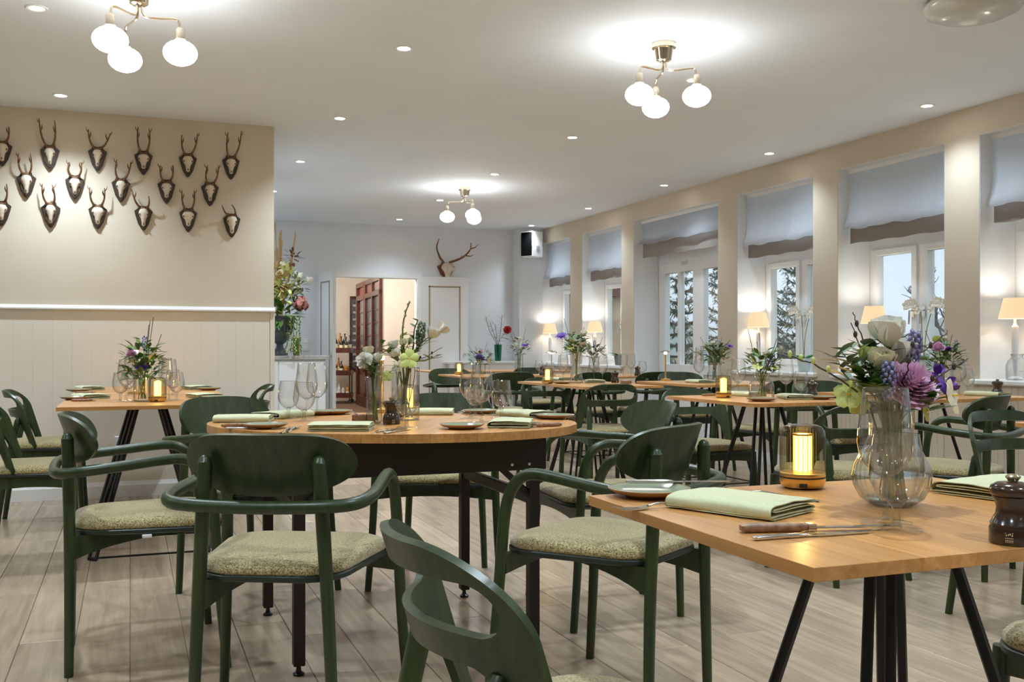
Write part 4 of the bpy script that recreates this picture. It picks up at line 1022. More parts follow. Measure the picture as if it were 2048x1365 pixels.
# jar bouquet table and the others in mid room
amber(U(1447,796,Z), 0, 'amber lamp lit at the left of the jar bouquet table', 'table lamp', GL)
amber(U(1095,768,Z), 0, 'amber lamp lit on the tulip vase table', 'table lamp', GL)
amber(U(918,750,Z), 0, 'amber lamp lit before the panelled door leaf', 'table lamp', GL)
for px, py, l in [(1477,792,'left of the jar bouquet'),(1572,795,'right of the jar bouquet'),(1126,764,'left of the tulip vase'),(1188,761,'right of the tulip vase'),(1205,766,'at the right on the tulip vase table'),(1246,751,'on the distant table below the orchid leaf'),(1262,753,'on the distant table, right one'),(1918,789,'right of the pink bouquet on the window table'),(1128,751,'on the mushroom lamp table'),(1398,764,'beside the stick lamp')]:
    wine(U(px,py,Z), 0, 'tall wine glass ' + l, 'glass', GW)
for px, py, l in [(1602,797,'at the right of the jar bouquet table'),(1465,790,'behind the lamp on the jar bouquet table'),(1285,755,'on the distant table left of the double door'),(1100,760,'behind the amber lamp of the tulip vase table'),(1935,787,'on the pale window table'),(1078,750,'on the mushroom lamp table, left')]:
    water(U(px,py,Z), 0, 'short water glass ' + l, 'glass', GWa)
for px, py, a, l in [(1590,798,R(-20),'on the jar bouquet table, right'),(1490,792,R(10),'behind the lamp of the jar bouquet table'),(1113,761,R(20),'on the tulip vase table, left'),(1190,766,R(-20),'on the tulip vase table, right'),(1400,766,R(0),'on the stick lamp table'),(1975,792,R(15),'on the pale window table')]:
    napkin(U(px,py,Z), a, 'sage napkin ' + l, 'napkin', GN)
for px, py, l in [(1523,803,'at the near corner of the jar bouquet table'),(1125,768,'on the tulip vase table'),(1640,799,'at the right end of the jar bouquet table')]:
    plate(U(px,py,Z), 0, 'sage side plate ' + l, 'plate', GP)
for px, py, l in [(1624,797,'on the jar bouquet table'),(1230,766,'on the tulip vase table'),(1275,752,'on the distant table by the double door'),(1085,751,'on the mushroom lamp table'),(1995,793,'at the right edge on the pale window table')]:
    mill(U(px,py,Z), 0, 'dark pepper mill ' + l, 'pepper mill', GM)
woodknife(U(1405,793,Z), .3, 'wooden handled knife at the left of the jar bouquet table', 'knife', GK)
stick(U(1331,762,Z), 0, 'brass stick lamp with a lit tip before the double door', 'table lamp', 'slim lamps with a lit tip')
t = thing('mushroom_lamp', 'small cordless lamp with a dished cap before the farthest window', 'table lamp', U(1103,752,Z))
mb().lathe([(0,0),(.04,0),(.042,.006),(.038,.012),(.008,.018),(.006,.03),(.006,.20),(0,.20)],20).build('stand', m_champ, t)
mb().lathe([(0,.198),(.016,.200),(.018,.210),(.012,.216),(0,.216)],14).build('lit_tip', m_warmtip, t)
mb().lathe([(.0,.232),(.03,.228),(.055,.212),(.056,.209),(.03,.222),(0,.224)],24).build('dished_cap', m_champ, t)
for px, py, l in [(1252,768,'on the tulip vase table'),(1612,799,'on the jar bouquet table')]:
    t = thing('salt_box', 'small dark wooden salt box ' + l, 'box', U(px,py,Z), .2, 'salt boxes')
    mb().bevbox(-.035,.035,-.02,.02,0,.024,.002).build('box_body', m_kwood, t, False); mb().box(-.03,.03,-.015,.015,.0235,.0245).build('salt_fill', m_trim, t, False)

# window sill lamps and plants
def mk_sill():
    t = thing('sill_lamp', 'p', 'lamp')
    mb().lathe([(0,0),(.042,0),(.045,.006),(.040,.014),(.016,.022),(.013,.03),(.018,.10),(.020,.22),(.022,.32),(.022,.335),(.012,.345),(.008,.36),(.008,.40),(0,.40)],18).build('white_column', m_frame, t)
    mb().lathe([(.098,.385),(.066,.515)],32,cap=False).build('linen_shade', m_shade, t, True, 40, solid=.0015)
    mb().lathe([(0,.42),(.016,.425),(.022,.445),(.016,.465),(0,.47)],14).build('bulb', m_warmtip, t)
    mb().tube([(-.095,0,.392),(.095,0,.392)],.002,6).tube([(0,-.095,.392),(0,.095,.392)],.002,6).build('shade_spider', m_champ, t)
    l = bpy.data.lights.new('bulb_light','POINT'); l.energy = 1.5; l.color = (1,.95,.86); l.shadow_soft_size = .025
    o = bpy.data.objects.new('bulb_light', l); COL.objects.link(o); o.parent = t; o.location = (0,0,.49)
    return t
sill = Proto(mk_sill)
for px, X, l in [(1100,5.16,'in the farthest window'),(1190,5.19,'in the second window from the back'),(1517,5.24,'left of the orchid beside the double door'),(1748,5.24,'behind the white roses of the near bouquet'),(2030,5.20,'at the right edge of the picture')]:
    p = AX(px, X); sill((X, p.y, SZ), 0, 'white column lamp with a lit beige shade ' + l, 'lamp', 'lamps on the window sills')
def orchid(loc, label, seed, pot, flowers=True, nleaf=4, lean=0.0):
    t = thing('potted_orchid', label, 'plant', loc); rr = random.Random(seed)
    mb().lathe([(0,0),(.042,0),(.045,.004),(.058,.10),(.060,.115),(.055,.115),(.052,.10),(0,.095)],20).build('pot', pot, t)
    for k in range(nleaf):
        q = rr.uniform(0,.8)+k*2*PI/nleaf; mb().leaf((0,0,.10),(math.cos(q),math.sin(q),.75),rr.uniform(.13,.19),.065,bend=.45,n=6).build('leaf', m_orch, t, True, 60, solid=.002)
    if flowers:
        for s in range(2):
            e = -1 if s else 1
            st = smooth([(0,0,.1),(.01*e,.03*e,.30),(.0,.05*e+lean,.45),(0,.10*e+lean,.53),(0,.17*e+lean,.52)],6)
            mb().tube(st,.003,6).build('flower_stem', m_stem, t)
            for k in range(6):
                c = st[len(st)-1-k*2]+Vector((-.012,0,-.012)); b = MB()
                for j in range(5):
                    q = 2*PI*j/5+.3; b.leaf(c,(-.25,math.cos(q),math.sin(q)),.042,.042,up=(1,0,0),bend=.15,n=4)
                b.blob((c.x-.006,c.y,c.z-.004),.008,.007,.009,8,5)
                b.build('blossom', m_white, t, True, 60)
    return t
p = AX(1608, 5.27); orchid((5.27,p.y,SZ), 'white orchid in a pale pot on the sill beside the double door', 1, m_pot, lean=-.02)
p = AX(1848, 5.27); orchid((5.27,p.y,SZ), 'white orchid on the sill behind the carnation bouquet', 2, m_pot, lean=-.02)
p = AX(1238, 5.22); orchid((5.22,p.y,SZ), 'single leaved orchid without flowers in a grey green pot', 3, m_potg, False, 2)
p = AX(2028, 5.17); t = thing('glass_lantern', 'clear glass lantern jar on the sill at the right edge', 'jar', (5.13, p.y-.06, SZ))
mb().lathe([(0,.002),(.06,.002),(.065,.01),(.065,.09),(.055,.12),(.035,.14),(.035,.16)],24,cap=False).build('jar_body', m_gthick, t); mb().lathe([(.036,.155),(.039,.16),(.036,.165)],24,cap=False).build('rim', m_gthick, t)

# ---------------------------------------------------------------- trophies on the left wall
def skull_mesh(k=1.0):
    L = []; n = 12
    for z, rx, ry, y in [(-.060,.008,.010,-.012),(-.052,.014,.014,-.016),(-.030,.015,.018,-.018),(-.008,.020,.021,-.020),(.008,.031,.024,-.020),(.022,.036,.027,-.020),(.036,.033,.027,-.020),(.050,.026,.024,-.018),(.060,.012,.014,-.016)]:
        L.append([(rx*math.cos(2*PI*j/n)*k, y+ry*math.sin(2*PI*j/n), z*k) for j in range(n)])
    return mb().loft(L)
SH = [(-.030,.078),(0,.070),(.030,.078),(.036,.058),(.058,.040),(.050,.010),(.034,-.045),(.012,-.082),(0,-.092),(-.012,-.082),(-.034,-.045),(-.050,.010),(-.058,.040),(-.036,.058)]
FACE = Matrix(((1,0,0,0),(0,0,1,0),(0,1,0,0),(0,0,0,1)))
shm = mb().prism(SH, -.016, 0, FACE); shm.prism(scl(SH,.86), -.021, -.016, FACE)
protoT = {}
def trophy(cx, cy, tips, label, seed):
    rr = random.Random(seed); px, py = cx/3.1018, 200+cy/3.1018
    c = AY(px, YL-.001, py+2); t = thing('antler_trophy', label, 'trophy', (c.x, YL-.001, c.z), 0, 'roe deer trophies on the left wall')
    if not protoT:
        protoT['s'] = shm.build('shield', m_shield, t, False); protoT['k'] = skull_mesh().build('skull', m_bone, t)
        e = MB()
        for s in (-1,1): e.blob((s*.027,-.036,.016),.0055,.007,.0075,8,5)
        e.blob((0,-.037,-.044),.004,.004,.008,8,5); protoT['e'] = e.build('eye_sockets', m_antler, protoT['k'])
        pc = MB()
        pc.blob((0,-.022,.056),.028,.018,.014,10,6); protoT['p'] = pc.build('brow_tuft', m_antler, protoT['k'])
    else:
        a = protoT['s'].copy(); COL.objects.link(a); a.parent = t
        k = protoT['k'].copy(); COL.objects.link(k); k.parent = t; sc = rr.uniform(.85,1.08); k.scale = (rr.uniform(.85,1.12),1,sc)
        for q in 'ep': b = protoT[q].copy(); COL.objects.link(b); b.parent = k
    for s, tip in zip((-1,1), tips):
        if tip is None: q = AY((cx+s*45)/3.1018, YL-.07, 200+(cy-160)/3.1018)
        else: q = AY(tip[0]/3.1018, YL-.07, 200+tip[1]/3.1018)
        e = Vector((q.x-c.x, -.07, q.z-c.z)); b0 = Vector((s*.016,-.024,.056))
        m1 = b0.lerp(e,.33)+Vector((s*.012,-.010,-.004)); m2 = b0.lerp(e,.68)+Vector((s*.010,-.012,.0))
        P = smooth([b0,m1,m2,e],5); n = len(P)
        r = [.0088-.0058*(k/(n-1))**.8 for k in range(n)]; r[-1] = .0012
        a = mb().tube(P, r, 8).blob(tuple(b0),.013,.012,.009,8,5,jit=.1).build('antler', m_antler, t)
        tn = MB(); L = (e-b0).length
        if L > .10:
            i1 = int(n*.55); tn.tube([P[i1],P[i1]+Vector((-s*.010,-.022,.022)),P[i1]+Vector((-s*.010,-.028,.040))],[.005,.004,.001],6)
            if rr.random() < .75: i2 = int(n*.75); tn.tube([P[i2],P[i2]+Vector((s*.012,.016,.016)),P[i2]+Vector((s*.014,.02,.034))],[.004,.003,.001],6)
            tn.build('tine', m_antler, a)
row = {1:'top row',2:'middle row',3:'bottom row'}
TR = [(15,320,(None,(55,165)),'top row, cut by the left edge'),(310,345,((243,112),(338,125)),'top row, second from left, tallest forked antlers'),(605,355,((548,180),(685,205)),'top row, third from left, widely spread antlers'),(890,378,((857,165),(925,175)),'top row, third from right, straight tall antlers'),(1165,393,((1128,215),(1225,205)),'top row, second from right, forked tips'),(1432,408,((1415,200),(1497,192)),'top row, rightmost, antlers leaning right'),
      (165,518,((115,330),(187,330)),'middle row, leftmost, lyre shaped antlers'),(465,532,((428,385),(503,385)),'middle row, second from left, thin short antlers'),(750,548,((725,370),(812,380)),'middle row, centre, right antler curving out'),(1033,557,((995,405),(1072,405)),'middle row, second from right, even antlers'),(1302,572,((1288,405),(1355,405)),'middle row, rightmost, bent right antler'),
      (10,692,(None,(40,520)),'bottom row, cut by the left edge'),(315,703,((262,520),(323,525)),'bottom row, second from left, nearly parallel antlers'),(607,713,((557,540),(648,545)),'bottom row, third from left, long shadow below right'),(890,723,((818,555),(920,595)),'bottom row, third from right, left antler leaning far out'),(1167,733,((1130,560),(1203,560)),'bottom row, second from right, even upright antlers'),(1437,768,((1378,655),(1437,650)),'bottom row, rightmost, shortest antlers')]
for k, (cx, cy, tips, l) in enumerate(TR): trophy(cx, cy, tips, 'roe antler trophy, ' + l, 40+k)
# stag trophy over the door leaf
c = AY(892, YB-.02, 541); t = thing('stag_trophy', 'red deer antlers on a red brown shield over the panelled door leaf', 'trophy', (c.x, YB, c.z))
mb().prism([(x*2.0,y*1.25) for x,y in SH], -.03, 0, FACE).build('shield', m_redfur, t, False)
k = skull_mesh(1.9).build('skull', m_bone, t); k.location = (.02,-.02,-.01); k.scale = (1.3,1,1)
for s, tip, tns in ((-1,(878,478),[]),(1,(942,486),[(.45,(.10,-.06,-.02)),(.72,(.09,-.05,.03))])):
    q = AY(tip[0], YB-.25, tip[1]); e = Vector((q.x-c.x,-.25,q.z-c.z)); b0 = Vector((s*.04,-.04,.10))
    P = smooth([b0, b0.lerp(e,.35)+Vector((s*.05,-.05,-.03)), b0.lerp(e,.7)+Vector((s*.06,-.04,-.02)), e],6); n = len(P)
    a = mb().tube(P,[.017-.011*j/(n-1) for j in range(n)],8).build('antler', m_antler, t)
    for u, dv in tns: pp = P[int(n*u)]; mb().tube([pp,pp+Vector(dv)*.6,pp+Vector(dv)+Vector((0,0,.03))],[.010,.007,.002],7).build('tine', m_antler, a)
    mb().tube([P[2],P[2]+Vector((s*.06,-.08,.02)),P[2]+Vector((s*.08,-.14,.07))],[.009,.007,.002],7).build('tine', m_antler, a)
# loudspeaker
c = AY(1046, 12.1, 490); t = thing('wall_loudspeaker', 'white loudspeaker with a black grille high in the far corner', 'loudspeaker', (4.86, 12.03, c.z), R(-62))
mb().bevbox(-.10,.10,-.09,.11,-.165,.165,.006).build('cabinet', m_trim, t, False)
mb().bevbox(-.088,.088,-.10,-.09,-.15,.15,.003).build('grille', m_black, t, False)
mb().tube([(0,.10,0),(.03,.19,0)],.02,8).build('wall_bracket', m_steel, t)
mb().bevbox(.10,.104,-.02,.04,-.08,-.02,.002).build('terminal_plate', m_grey, t, False)
# ---------------------------------------------------------------- flowers
def lean(rr, a): return Vector((rr.uniform(-a,a), rr.uniform(-a,a), 0))
def rose_head(b, c, s, up, seed, rings=((.10,3,.92,.62),(.42,4,1.0,.80),(.80,5,1.0,.92))):
    rr = random.Random(seed); up = Vector(up).normalized(); u = up.orthogonal().normalized(); v = up.cross(u); base = Vector(c) - up*s*.40
    for ring in rings:
        sp, n, h = ring[:3]; wd = ring[3] if len(ring) > 3 else .85; q0 = rr.uniform(0,6)
        for k in range(n):
            q = q0+2*PI*k/n; o = u*math.cos(q)+v*math.sin(q); d = (up*1.0+o*sp*.98).normalized()
            b.leaf(base+o*s*.10*sp, d, s*h*rr.uniform(.74,.84), s*wd, up=o, bend=.36*sp-.02, n=6, pet=True, ruf=.02)
def carnation_head(b, c, s, up, seed):
    'layers of ruffled petal skirts, upright in the middle and spread at the rim'
    rr = random.Random(seed); up = Vector(up).normalized(); u = up.orthogonal().normalized(); v = up.cross(u); base = Vector(c) - up*s*.22
    nq, nt = 72, 6
    for lay in range(9):
        k = lay/8; Rr = s*(.10+.40*k); Hh = s*(.50-.40*k**1.6); p1, p2, p3 = rr.uniform(0,6), rr.uniform(0,6), rr.uniform(0,6); n1, n2 = rr.choice((5,6,7)), rr.choice((11,13,15)); vs = []; fs = []
        for i in range(nt+1):
            t = .12+.88*i/nt
            for j in range(nq):
                q = 2*PI*j/nq; w_ = t*t*(.040*math.sin(n1*q+p1)+.042*math.sin(n2*q+p2)+rr.uniform(-.02,.02))
                r = Rr*t*(1+w_*1.3); z = Hh*t**(.7+.9*k) + s*w_*.75 + s*.016*t**3*math.sin(23*q+p3)
                vs.append(base+(u*math.cos(q+.25*w_*4)+v*math.sin(q+.25*w_*4))*r+up*z)
        for i in range(nt):
            for j in range(nq): fs.append((i*nq+j, i*nq+(j+1)%nq, (i+1)*nq+(j+1)%nq, (i+1)*nq+j))
        b.add(vs, fs)
def star_head(b, c, s, up, n, w_, seed, tilt=.25, bend=.2):
    rr = random.Random(seed); up = Vector(up).normalized(); u = up.orthogonal().normalized(); v = up.cross(u)
    for k in range(n):
        q = 2*PI*k/n+rr.uniform(-.1,.1); o = u*math.cos(q)+v*math.sin(q); b.leaf(Vector(c),(o+up*tilt).normalized(),s*.5*rr.uniform(.9,1.05),s*w_,up=up,bend=bend,n=5,pet=n < 8)
def grape_head(b, c, s, up, seed, n=46):
    rr = random.Random(seed); up = Vector(up).normalized(); u = up.orthogonal().normalized(); v = up.cross(u)
    for k in range(n):
        z = k/n; r = s*.17*math.sin(PI*(.12+.84*(1-z)))**.7; q = k*2.399
        p = Vector(c)+up*s*(z-.5)+(u*math.cos(q)+v*math.sin(q))*r; b.blob(tuple(p), s*.058, s*.058, s*.07, 6, 4)
def stem_part(t, base, head, r=.0016, m_=None, mid=None, name='stem', jitter=0.0, seed=0):
    rr = random.Random(seed); h = head-base
    L = [Vector((0,0,0)), h*.45+Vector((rr.uniform(-jitter,jitter),rr.uniform(-jitter,jitter),h.z*.10)), h]
    if mid is not None: L = [Vector((0,0,0)), mid-base, (mid-base).lerp(h,.55)+Vector((0,0,.01)), h]
    P = smooth(L,6); mb().tube(P,[r*(1-.25*k/len(P)) for k in range(len(P))],6).build(name, m_ or m_stem, t); return P
def up_at(base, head): 
    u = (head-base).normalized(); return (u+Vector((0,0,.5))).normalized()
def flower(kind, name, base, mid, head, s, label, mt, seed, group=None, cat='flower', up=None, leaves=2):
    base, head = Vector(base), Vector(head); t = thing(name, label, cat, base, 0, group)
    P = stem_part(t, base, head, mid=mid, seed=seed); u = Vector(up) if up else up_at(Vector(mid) if mid is not None else base, head); b = MB(); h = head-base
    if kind == 'rose': rose_head(b, h, s, u, seed)
    elif kind == 'bud': rose_head(b, h, s, u, seed, ((.05,3,1.0),(.18,4,.95)))
    elif kind == 'carnation': carnation_head(b, h, s, u, seed)
    elif kind == 'star': star_head(b, h, s, u, 5, .42, seed)
    elif kind == 'aster': star_head(b, h, s, u, 26, .10, seed, .15); star_head(b, h, s*.7, u, 18, .08, seed+1, .6)
    elif kind == 'iris':
        star_head(b, h, s, u, 3, .40, seed, .1, .5); star_head(b, h, s*.8, u, 4, .34, seed+1, 1.2, -.2)
    elif kind == 'grape': grape_head(b, h, s, u, seed)
    b.build('bloom', mt, t, True, 70)
    if kind in ('star',): 
        c = MB(); 
        for k in range(10): q = k*2.4; c.blob(tuple(h+u*.004+Vector((math.cos(q),math.sin(q),0))*s*.06), s*.02, s*.02, s*.03, 6, 4)
        c.build('stamens', m_yellow, t)
    if kind in ('rose','carnation','bud'):
        c = MB(); uu = u.orthogonal().normalized(); vv = u.cross(uu)
        for k in range(5): q = 2*PI*k/5; o = uu*math.cos(q)+vv*math.sin(q); c.leaf(h-u*s*.48,(o*.8+u).normalized(),s*.38,s*.12,up=o,n=3)
        c.build('sepals', m_leaf, t)
    rr = random.Random(seed+5)
    for k in range(leaves):
        p = P[int(len(P)*rr.uniform(.55,.85))]; q = rr.uniform(0,6)
        mb().leaf(p,(math.cos(q),math.sin(q),rr.uniform(.1,.9)),rr.uniform(.03,.055),rr.uniform(.010,.016),bend=.3).build('leaf', m_leaf, t, True, 60)
    return t
def twig(name, base, pts, label, r=.0017, mt=None, buds=0, budm=None, seed=0, group=None, leafm=None):
    base = Vector(base); t = thing(name, label, 'twig', base, 0, group); rr = random.Random(seed)
    P = smooth([Vector((0,0,0))]+[Vector(p)-base for p in pts],6)
    P = [p+Vector((rr.uniform(-.0012,.0012),rr.uniform(-.0012,.0012),rr.uniform(-.0012,.0012))) for p in P]
    mb().tube(P,[r*(1-.6*k/len(P)) for k in range(len(P))],6).build('branch', mt or m_twig, t)
    for k in range(buds):
        p = P[int(len(P)*(.35+.65*k/max(1,buds)))]; q = rr.uniform(0,6)
        if leafm: mb().leaf(p,(math.cos(q),math.sin(q),rr.uniform(.2,.9)),rr.uniform(.026,.050),rr.uniform(.013,.022),bend=.2).build('leaf', leafm, t, True, 60)
        else: mb().blob((p.x+.003*math.cos(q),p.y+.003*math.sin(q),p.z+.003),.0035,.0035,.006,8,5).build('bud', budm or m_twig, t)
    return t
def vase(name, loc, prof, label, mt, water_z=0, flute=0, fa=0, seg=32):
    t = thing(name, label, 'vase', loc)
    mb().lathe(dw(prof, .0018) if mt in (m_glass, m_gthick) else prof, max(seg, flute*4) if flute else seg, cap=False, flute=flute, fl_a=fa).build('vase_body', mt, t, True, 60)
    r0, z0 = prof[0]
    mb().lathe([(0,.001),(max(prof[1][0]*.9,.012),.001),(max(prof[1][0]*.9,.012),.006),(0,.007)],24).build('thick_base', m_gthick, t)
    r, z = prof[-1]
    mb().lathe([(r,z-.001),(r+.001,z),(r,z+.001),(r-.001,z),(r,z-.001)],24,cap=False).build('rim', m_frame_g, t)
    if water_z:
        W = [(0,.008)]+[(max(0,rr_-.003),zz) for rr_,zz in prof if .008 < zz < water_z]
        rl = W[-1][0]; W += [(rl,water_z),(0,water_z)]
        mb().lathe(W, 28, cap=False).build('water', m_water, t)
    return t
# --- near vase with carnation bouquet
VB = U(1783,1010,Z); DV = 1.64
vase('ribbed_vase', VB, [(.0,.001),(.036,.002),(.050,.012),(.060,.032),(.0625,.048),(.059,.066),(.049,.086),(.040,.100),(.0355,.115),(.0345,.130),(.036,.156)], 'ribbed clear glass bulb vase on the near oak table', m_glass, .05, 36, .012)
G = 'flowers of the near carnation bouquet'; rz_ = random.Random(2)
def nb(): return VB + Vector((rz_.uniform(-.02,.02), rz_.uniform(-.02,.02), .010))
def nm(): return VB + Vector((rz_.uniform(-.018,.018), rz_.uniform(-.018,.018), .135))
def near(kind, name, px, py, dd, s, label, mt, seed, up=None, leaves=2, cat='flower'):
    return flower(kind, name, nb(), nm(), D(px, py, DV+dd), s, label, mt, seed, G, cat, up, leaves)
TOC = Vector((-sa, -ca, .35))
near('rose','white_lisianthus',1776,664,.0,.062,'topmost white rose of the near bouquet',m_white,1,up=(-.2,-.1,1))
near('rose','white_lisianthus',1797,703,.03,.058,'second white rose right below the topmost one',m_white,2,up=(.1,-.2,1))
near('rose','white_lisianthus',1763,722,-.02,.048,'small cream rose left of the grape hyacinths in the near bouquet',m_cream,3,up=(-.1,-.4,1))
near('carnation','pink_carnation',1826,765,-.03,.088,'large pink carnation in the near bouquet',m_pink,4,up=TOC+Vector((.2,0,.3)))
near('grape','grape_hyacinth',1828,698,.02,.062,'upper blue grape hyacinth spike right of the white roses',m_lilac,5,up=(.1,0,1),leaves=1)
near('grape','grape_hyacinth',1776,762,-.045,.060,'lower blue grape hyacinth spike left of the carnation',m_lilac,6,up=(.05,0,1),leaves=1)
near('iris','purple_iris',1872,748,.02,.050,'upper purple flower right of the carnation',m_purple,7,up=(.3,-.3,.8))
near('iris','purple_iris',1893,775,.0,.055,'lower purple flower right of the carnation',m_purple,8,up=(.6,-.5,.5))
near('star','pale_hellebore',1905,792,-.02,.062,'pale yellow flower drooping at the right of the near bouquet',m_cream,9,up=(.5,-.8,.2))
near('star','lime_hellebore',1697,790,-.03,.052,'lime green hellebore at the left of the near bouquet',m_lime,10,up=(-.5,-.7,.3))
near('star','lime_hellebore',1718,812,-.02,.036,'small lime hellebore below the left one at the vase neck',m_lime,11,up=(-.5,-.7,0))
near('star','lime_hellebore',1852,822,-.02,.040,'yellow green hellebore at the right of the vase neck',m_lime,18,up=(.5,-.7,.1))
near('bud','lisianthus_bud',1733,706,.0,.030,'green flower bud left of the white roses',m_lime,12)
near('bud','lisianthus_bud',1740,690,.02,.026,'slim green bud highest on the left of the near bouquet',m_lime,13)
near('bud','lisianthus_bud',1752,745,.02,.026,'green bud under the small cream rose',m_lime,14)
GT2 = 'bare twigs of the near bouquet'
for k, (pts, l) in enumerate([([(1745,830,.0),(1720,790,-.03),(1640,735,-.06),(1600,720,-.05),(1566,706,-.04)],'long brown twig reaching far left from the near bouquet'),([(1760,800,0),(1735,740,.0),(1715,680,.02),(1703,647,.03)],'thin twig at the upper left of the near bouquet, left one'),([(1765,800,0),(1742,720,.02),(1718,660,.03),(1706,625,.04)],'thin twig at the upper left of the near bouquet, right one'),([(1800,800,0),(1815,740,-.06),(1822,700,-.05),(1826,668,-.03)],'dark curved twig standing before the carnation'),([(1780,790,0),(1795,735,.04),(1850,700,.05),(1894,666,.06)],'straight twig reaching to the upper right of the near bouquet'),([(1800,800,0),(1850,770,-.05),(1900,740,-.04),(1936,717,-.02)],'lowest twig reaching right from the near bouquet'),([(1770,800,0),(1745,730,.03),(1780,690,.05),(1820,668,.06)],'twig crossing behind the white roses')]):
    twig('bare_twig', nb(), [D(a,b,DV+c) for a,b,c in pts], l, .0019, m_twig, 6 if k == 0 else 3, m_lime if k == 0 else m_twig, k, GT2)
for k, (pts, l, mt) in enumerate([([(1760,810,0),(1725,760,-.02),(1700,725,-.02),(1680,700,-.02)],'grey green eucalyptus sprig at the left of the near bouquet',m_leafg),([(1755,810,0),(1720,780,.02),(1690,750,.03),(1672,715,.03)],'second eucalyptus sprig, lower left of the near bouquet',m_leafg),([(1770,800,0),(1750,750,.0),(1738,715,.01),(1728,690,.01)],'leafy green sprig rising left in the near bouquet',m_leafg),([(1775,800,0),(1765,760,.03),(1752,735,.04)],'dark green leaves behind the cream rose',m_leaf),([(1800,810,0),(1845,800,-.02),(1860,820,-.03)],'fresh green leaves hanging right of the vase neck',m_leaf),([(1800,800,0),(1835,780,.0),(1868,790,.0)],'leafy sprig under the carnation',m_leaf),([(1790,800,0),(1810,740,.03),(1812,705,.04)],'green sprig between carnation and white roses',m_leaf),([(1765,810,0),(1735,775,-.01),(1715,745,-.02)],'green sprig above the left hellebore',m_leaf),([(1775,810,0),(1760,780,-.05),(1752,765,-.05)],'short green sprig at the vase rim before the grape hyacinth',m_leaf),([(1770,810,0),(1748,725,.04),(1745,700,.05)],'grey green sprig behind the slim bud',m_leafg)]):
    twig('leafy_sprig', nb(), [D(a,b,DV+c) for a,b,c in pts], l, .0015, m_stem, 18, None, 30+k, 'green sprigs of the near bouquet', mt)
# --- round table bouquets
VA = U(748,847,Z); VC = U(811,840,Z)
vase('waisted_vase', VA, [(0,.001),(.026,.002),(.029,.006),(.026,.04),(.0245,.08),(.026,.12),(.030,.158)], 'slim waisted glass vase with white flowers on the round table', m_glass, .07)
vase('cylinder_vase', VC, [(0,.001),(.048,.002),(.050,.006),(.050,.187)], 'tall clear glass cylinder vase on the round table', m_glass, .07)
def rb_(V, r): return V+Vector((rz_.uniform(-r,r), rz_.uniform(-r,r), .010))
def rm_(V, r, z): return V+Vector((rz_.uniform(-r,r), rz_.uniform(-r,r), z))
def rflower(kind, name, V, r, zt, px, py, s, label, mt, seed, d=None, up=None, leaves=2):
    dd = (V.x*sa+V.y*ca) + (d or 0); return flower(kind, name, rb_(V,r), rm_(V,r,zt), D(px,py,dd), s, label, mt, seed, 'flowers on the round table', 'flower', up, leaves)
rf = rflower
rf('rose','white_rose',VC,.03,.175,866,667,.052,'white rose high at the right of the round table bouquet',m_white,51)
rf('rose','white_rose',VC,.03,.175,886,657,.050,'outermost white rose at the right of the round table bouquet',m_white,52,up=(.6,-.2,.6))
rf('star','lime_hellebore',VC,.03,.175,818,718,.075,'lime hellebore facing the camera in the cylinder vase',m_lime,53,-.06,up=TOC)
rf('star','lime_hellebore',VC,.03,.175,797,733,.045,'half open pale hellebore below the large lime one',m_cream,54,-.06,up=TOC+Vector((-.5,0,0)))
rf('rose','white_rose',VC,.03,.175,787,690,.042,'white rose left in the cylinder vase, upper',m_white,55)
rf('rose','white_rose',VC,.03,.175,791,707,.042,'white rose left in the cylinder vase, lower',m_white,56,-.04)
rf('bud','rose_bud',VC,.03,.175,807,684,.034,'cream bud beside the tall catkin stem',m_cream,57)
rf('bud','rose_bud',VC,.03,.175,820,682,.032,'cream bud left of the thistle',m_cream,58)
rf('grape','sea_thistle',VC,.03,.175,841,668,.085,'grey green thistle spike in the cylinder vase',m_leafg,59)
rf('carnation','white_carnation',VA,.012,.15,727,719,.062,'large white carnation at the left of the slim vase',m_white,60,-.03,up=TOC+Vector((-.4,0,.2)))
rf('rose','white_rose',VA,.012,.15,737,702,.040,'cream rose above the white carnation',m_cream,61)
rf('rose','white_rose',VA,.012,.15,755,716,.040,'white rose right in the slim vase',m_white,62)
rf('star','lime_hellebore',VA,.012,.15,775,752,.045,'lime hellebore hanging between the two vases',m_lime,63,-.04,up=TOC)
DC = VC.x*sa+VC.y*ca
def rtwig(nm_, V, pts, label, seed, **k):
    dd = V.x*sa+V.y*ca; return twig(nm_, rb_(V,.02), [D(a,b,dd+c) for a,b,c in pts], label, seed=seed, group='stems of the round table bouquets', **k)
rtwig('catkin_branch',VC,[(806,735,0),(804,690,0),(808,640,0),(820,602,0)],'tallest willow catkin branch on the round table',70,r=.005,mt=m_stem,buds=11,budm=m_catkin)
rtwig('catkin_branch',VC,[(818,735,0),(826,700,.02),(828,665,.02),(836,640,.02)],'second willow catkin branch on the round table',71,r=.004,mt=m_twig,buds=10,leafm=m_leaf)
rtwig('leafy_sprig',VC,[(822,735,0),(850,722,-.04),(880,710,-.04)],'broad dark leaf reaching right from the cylinder vase',72,r=.003,mt=m_stem,buds=6,leafm=m_leaf)
rtwig('bare_twig',VC,[(822,730,0),(850,715,.02),(885,695,.02)],'thin bare twig reaching right from the cylinder vase',73,r=.002,buds=3)
rtwig('bare_twig',VC,[(822,735,0),(850,720,0),(884,714,0)],'lower thin bare twig right of the cylinder vase',74,r=.002,buds=3)
rtwig('leafy_sprig',VA,[(752,755,0),(758,715,.02),(766,680,.02)],'green sprig standing tall in the slim vase',75,r=.003,mt=m_stem,buds=12,leafm=m_leaf)
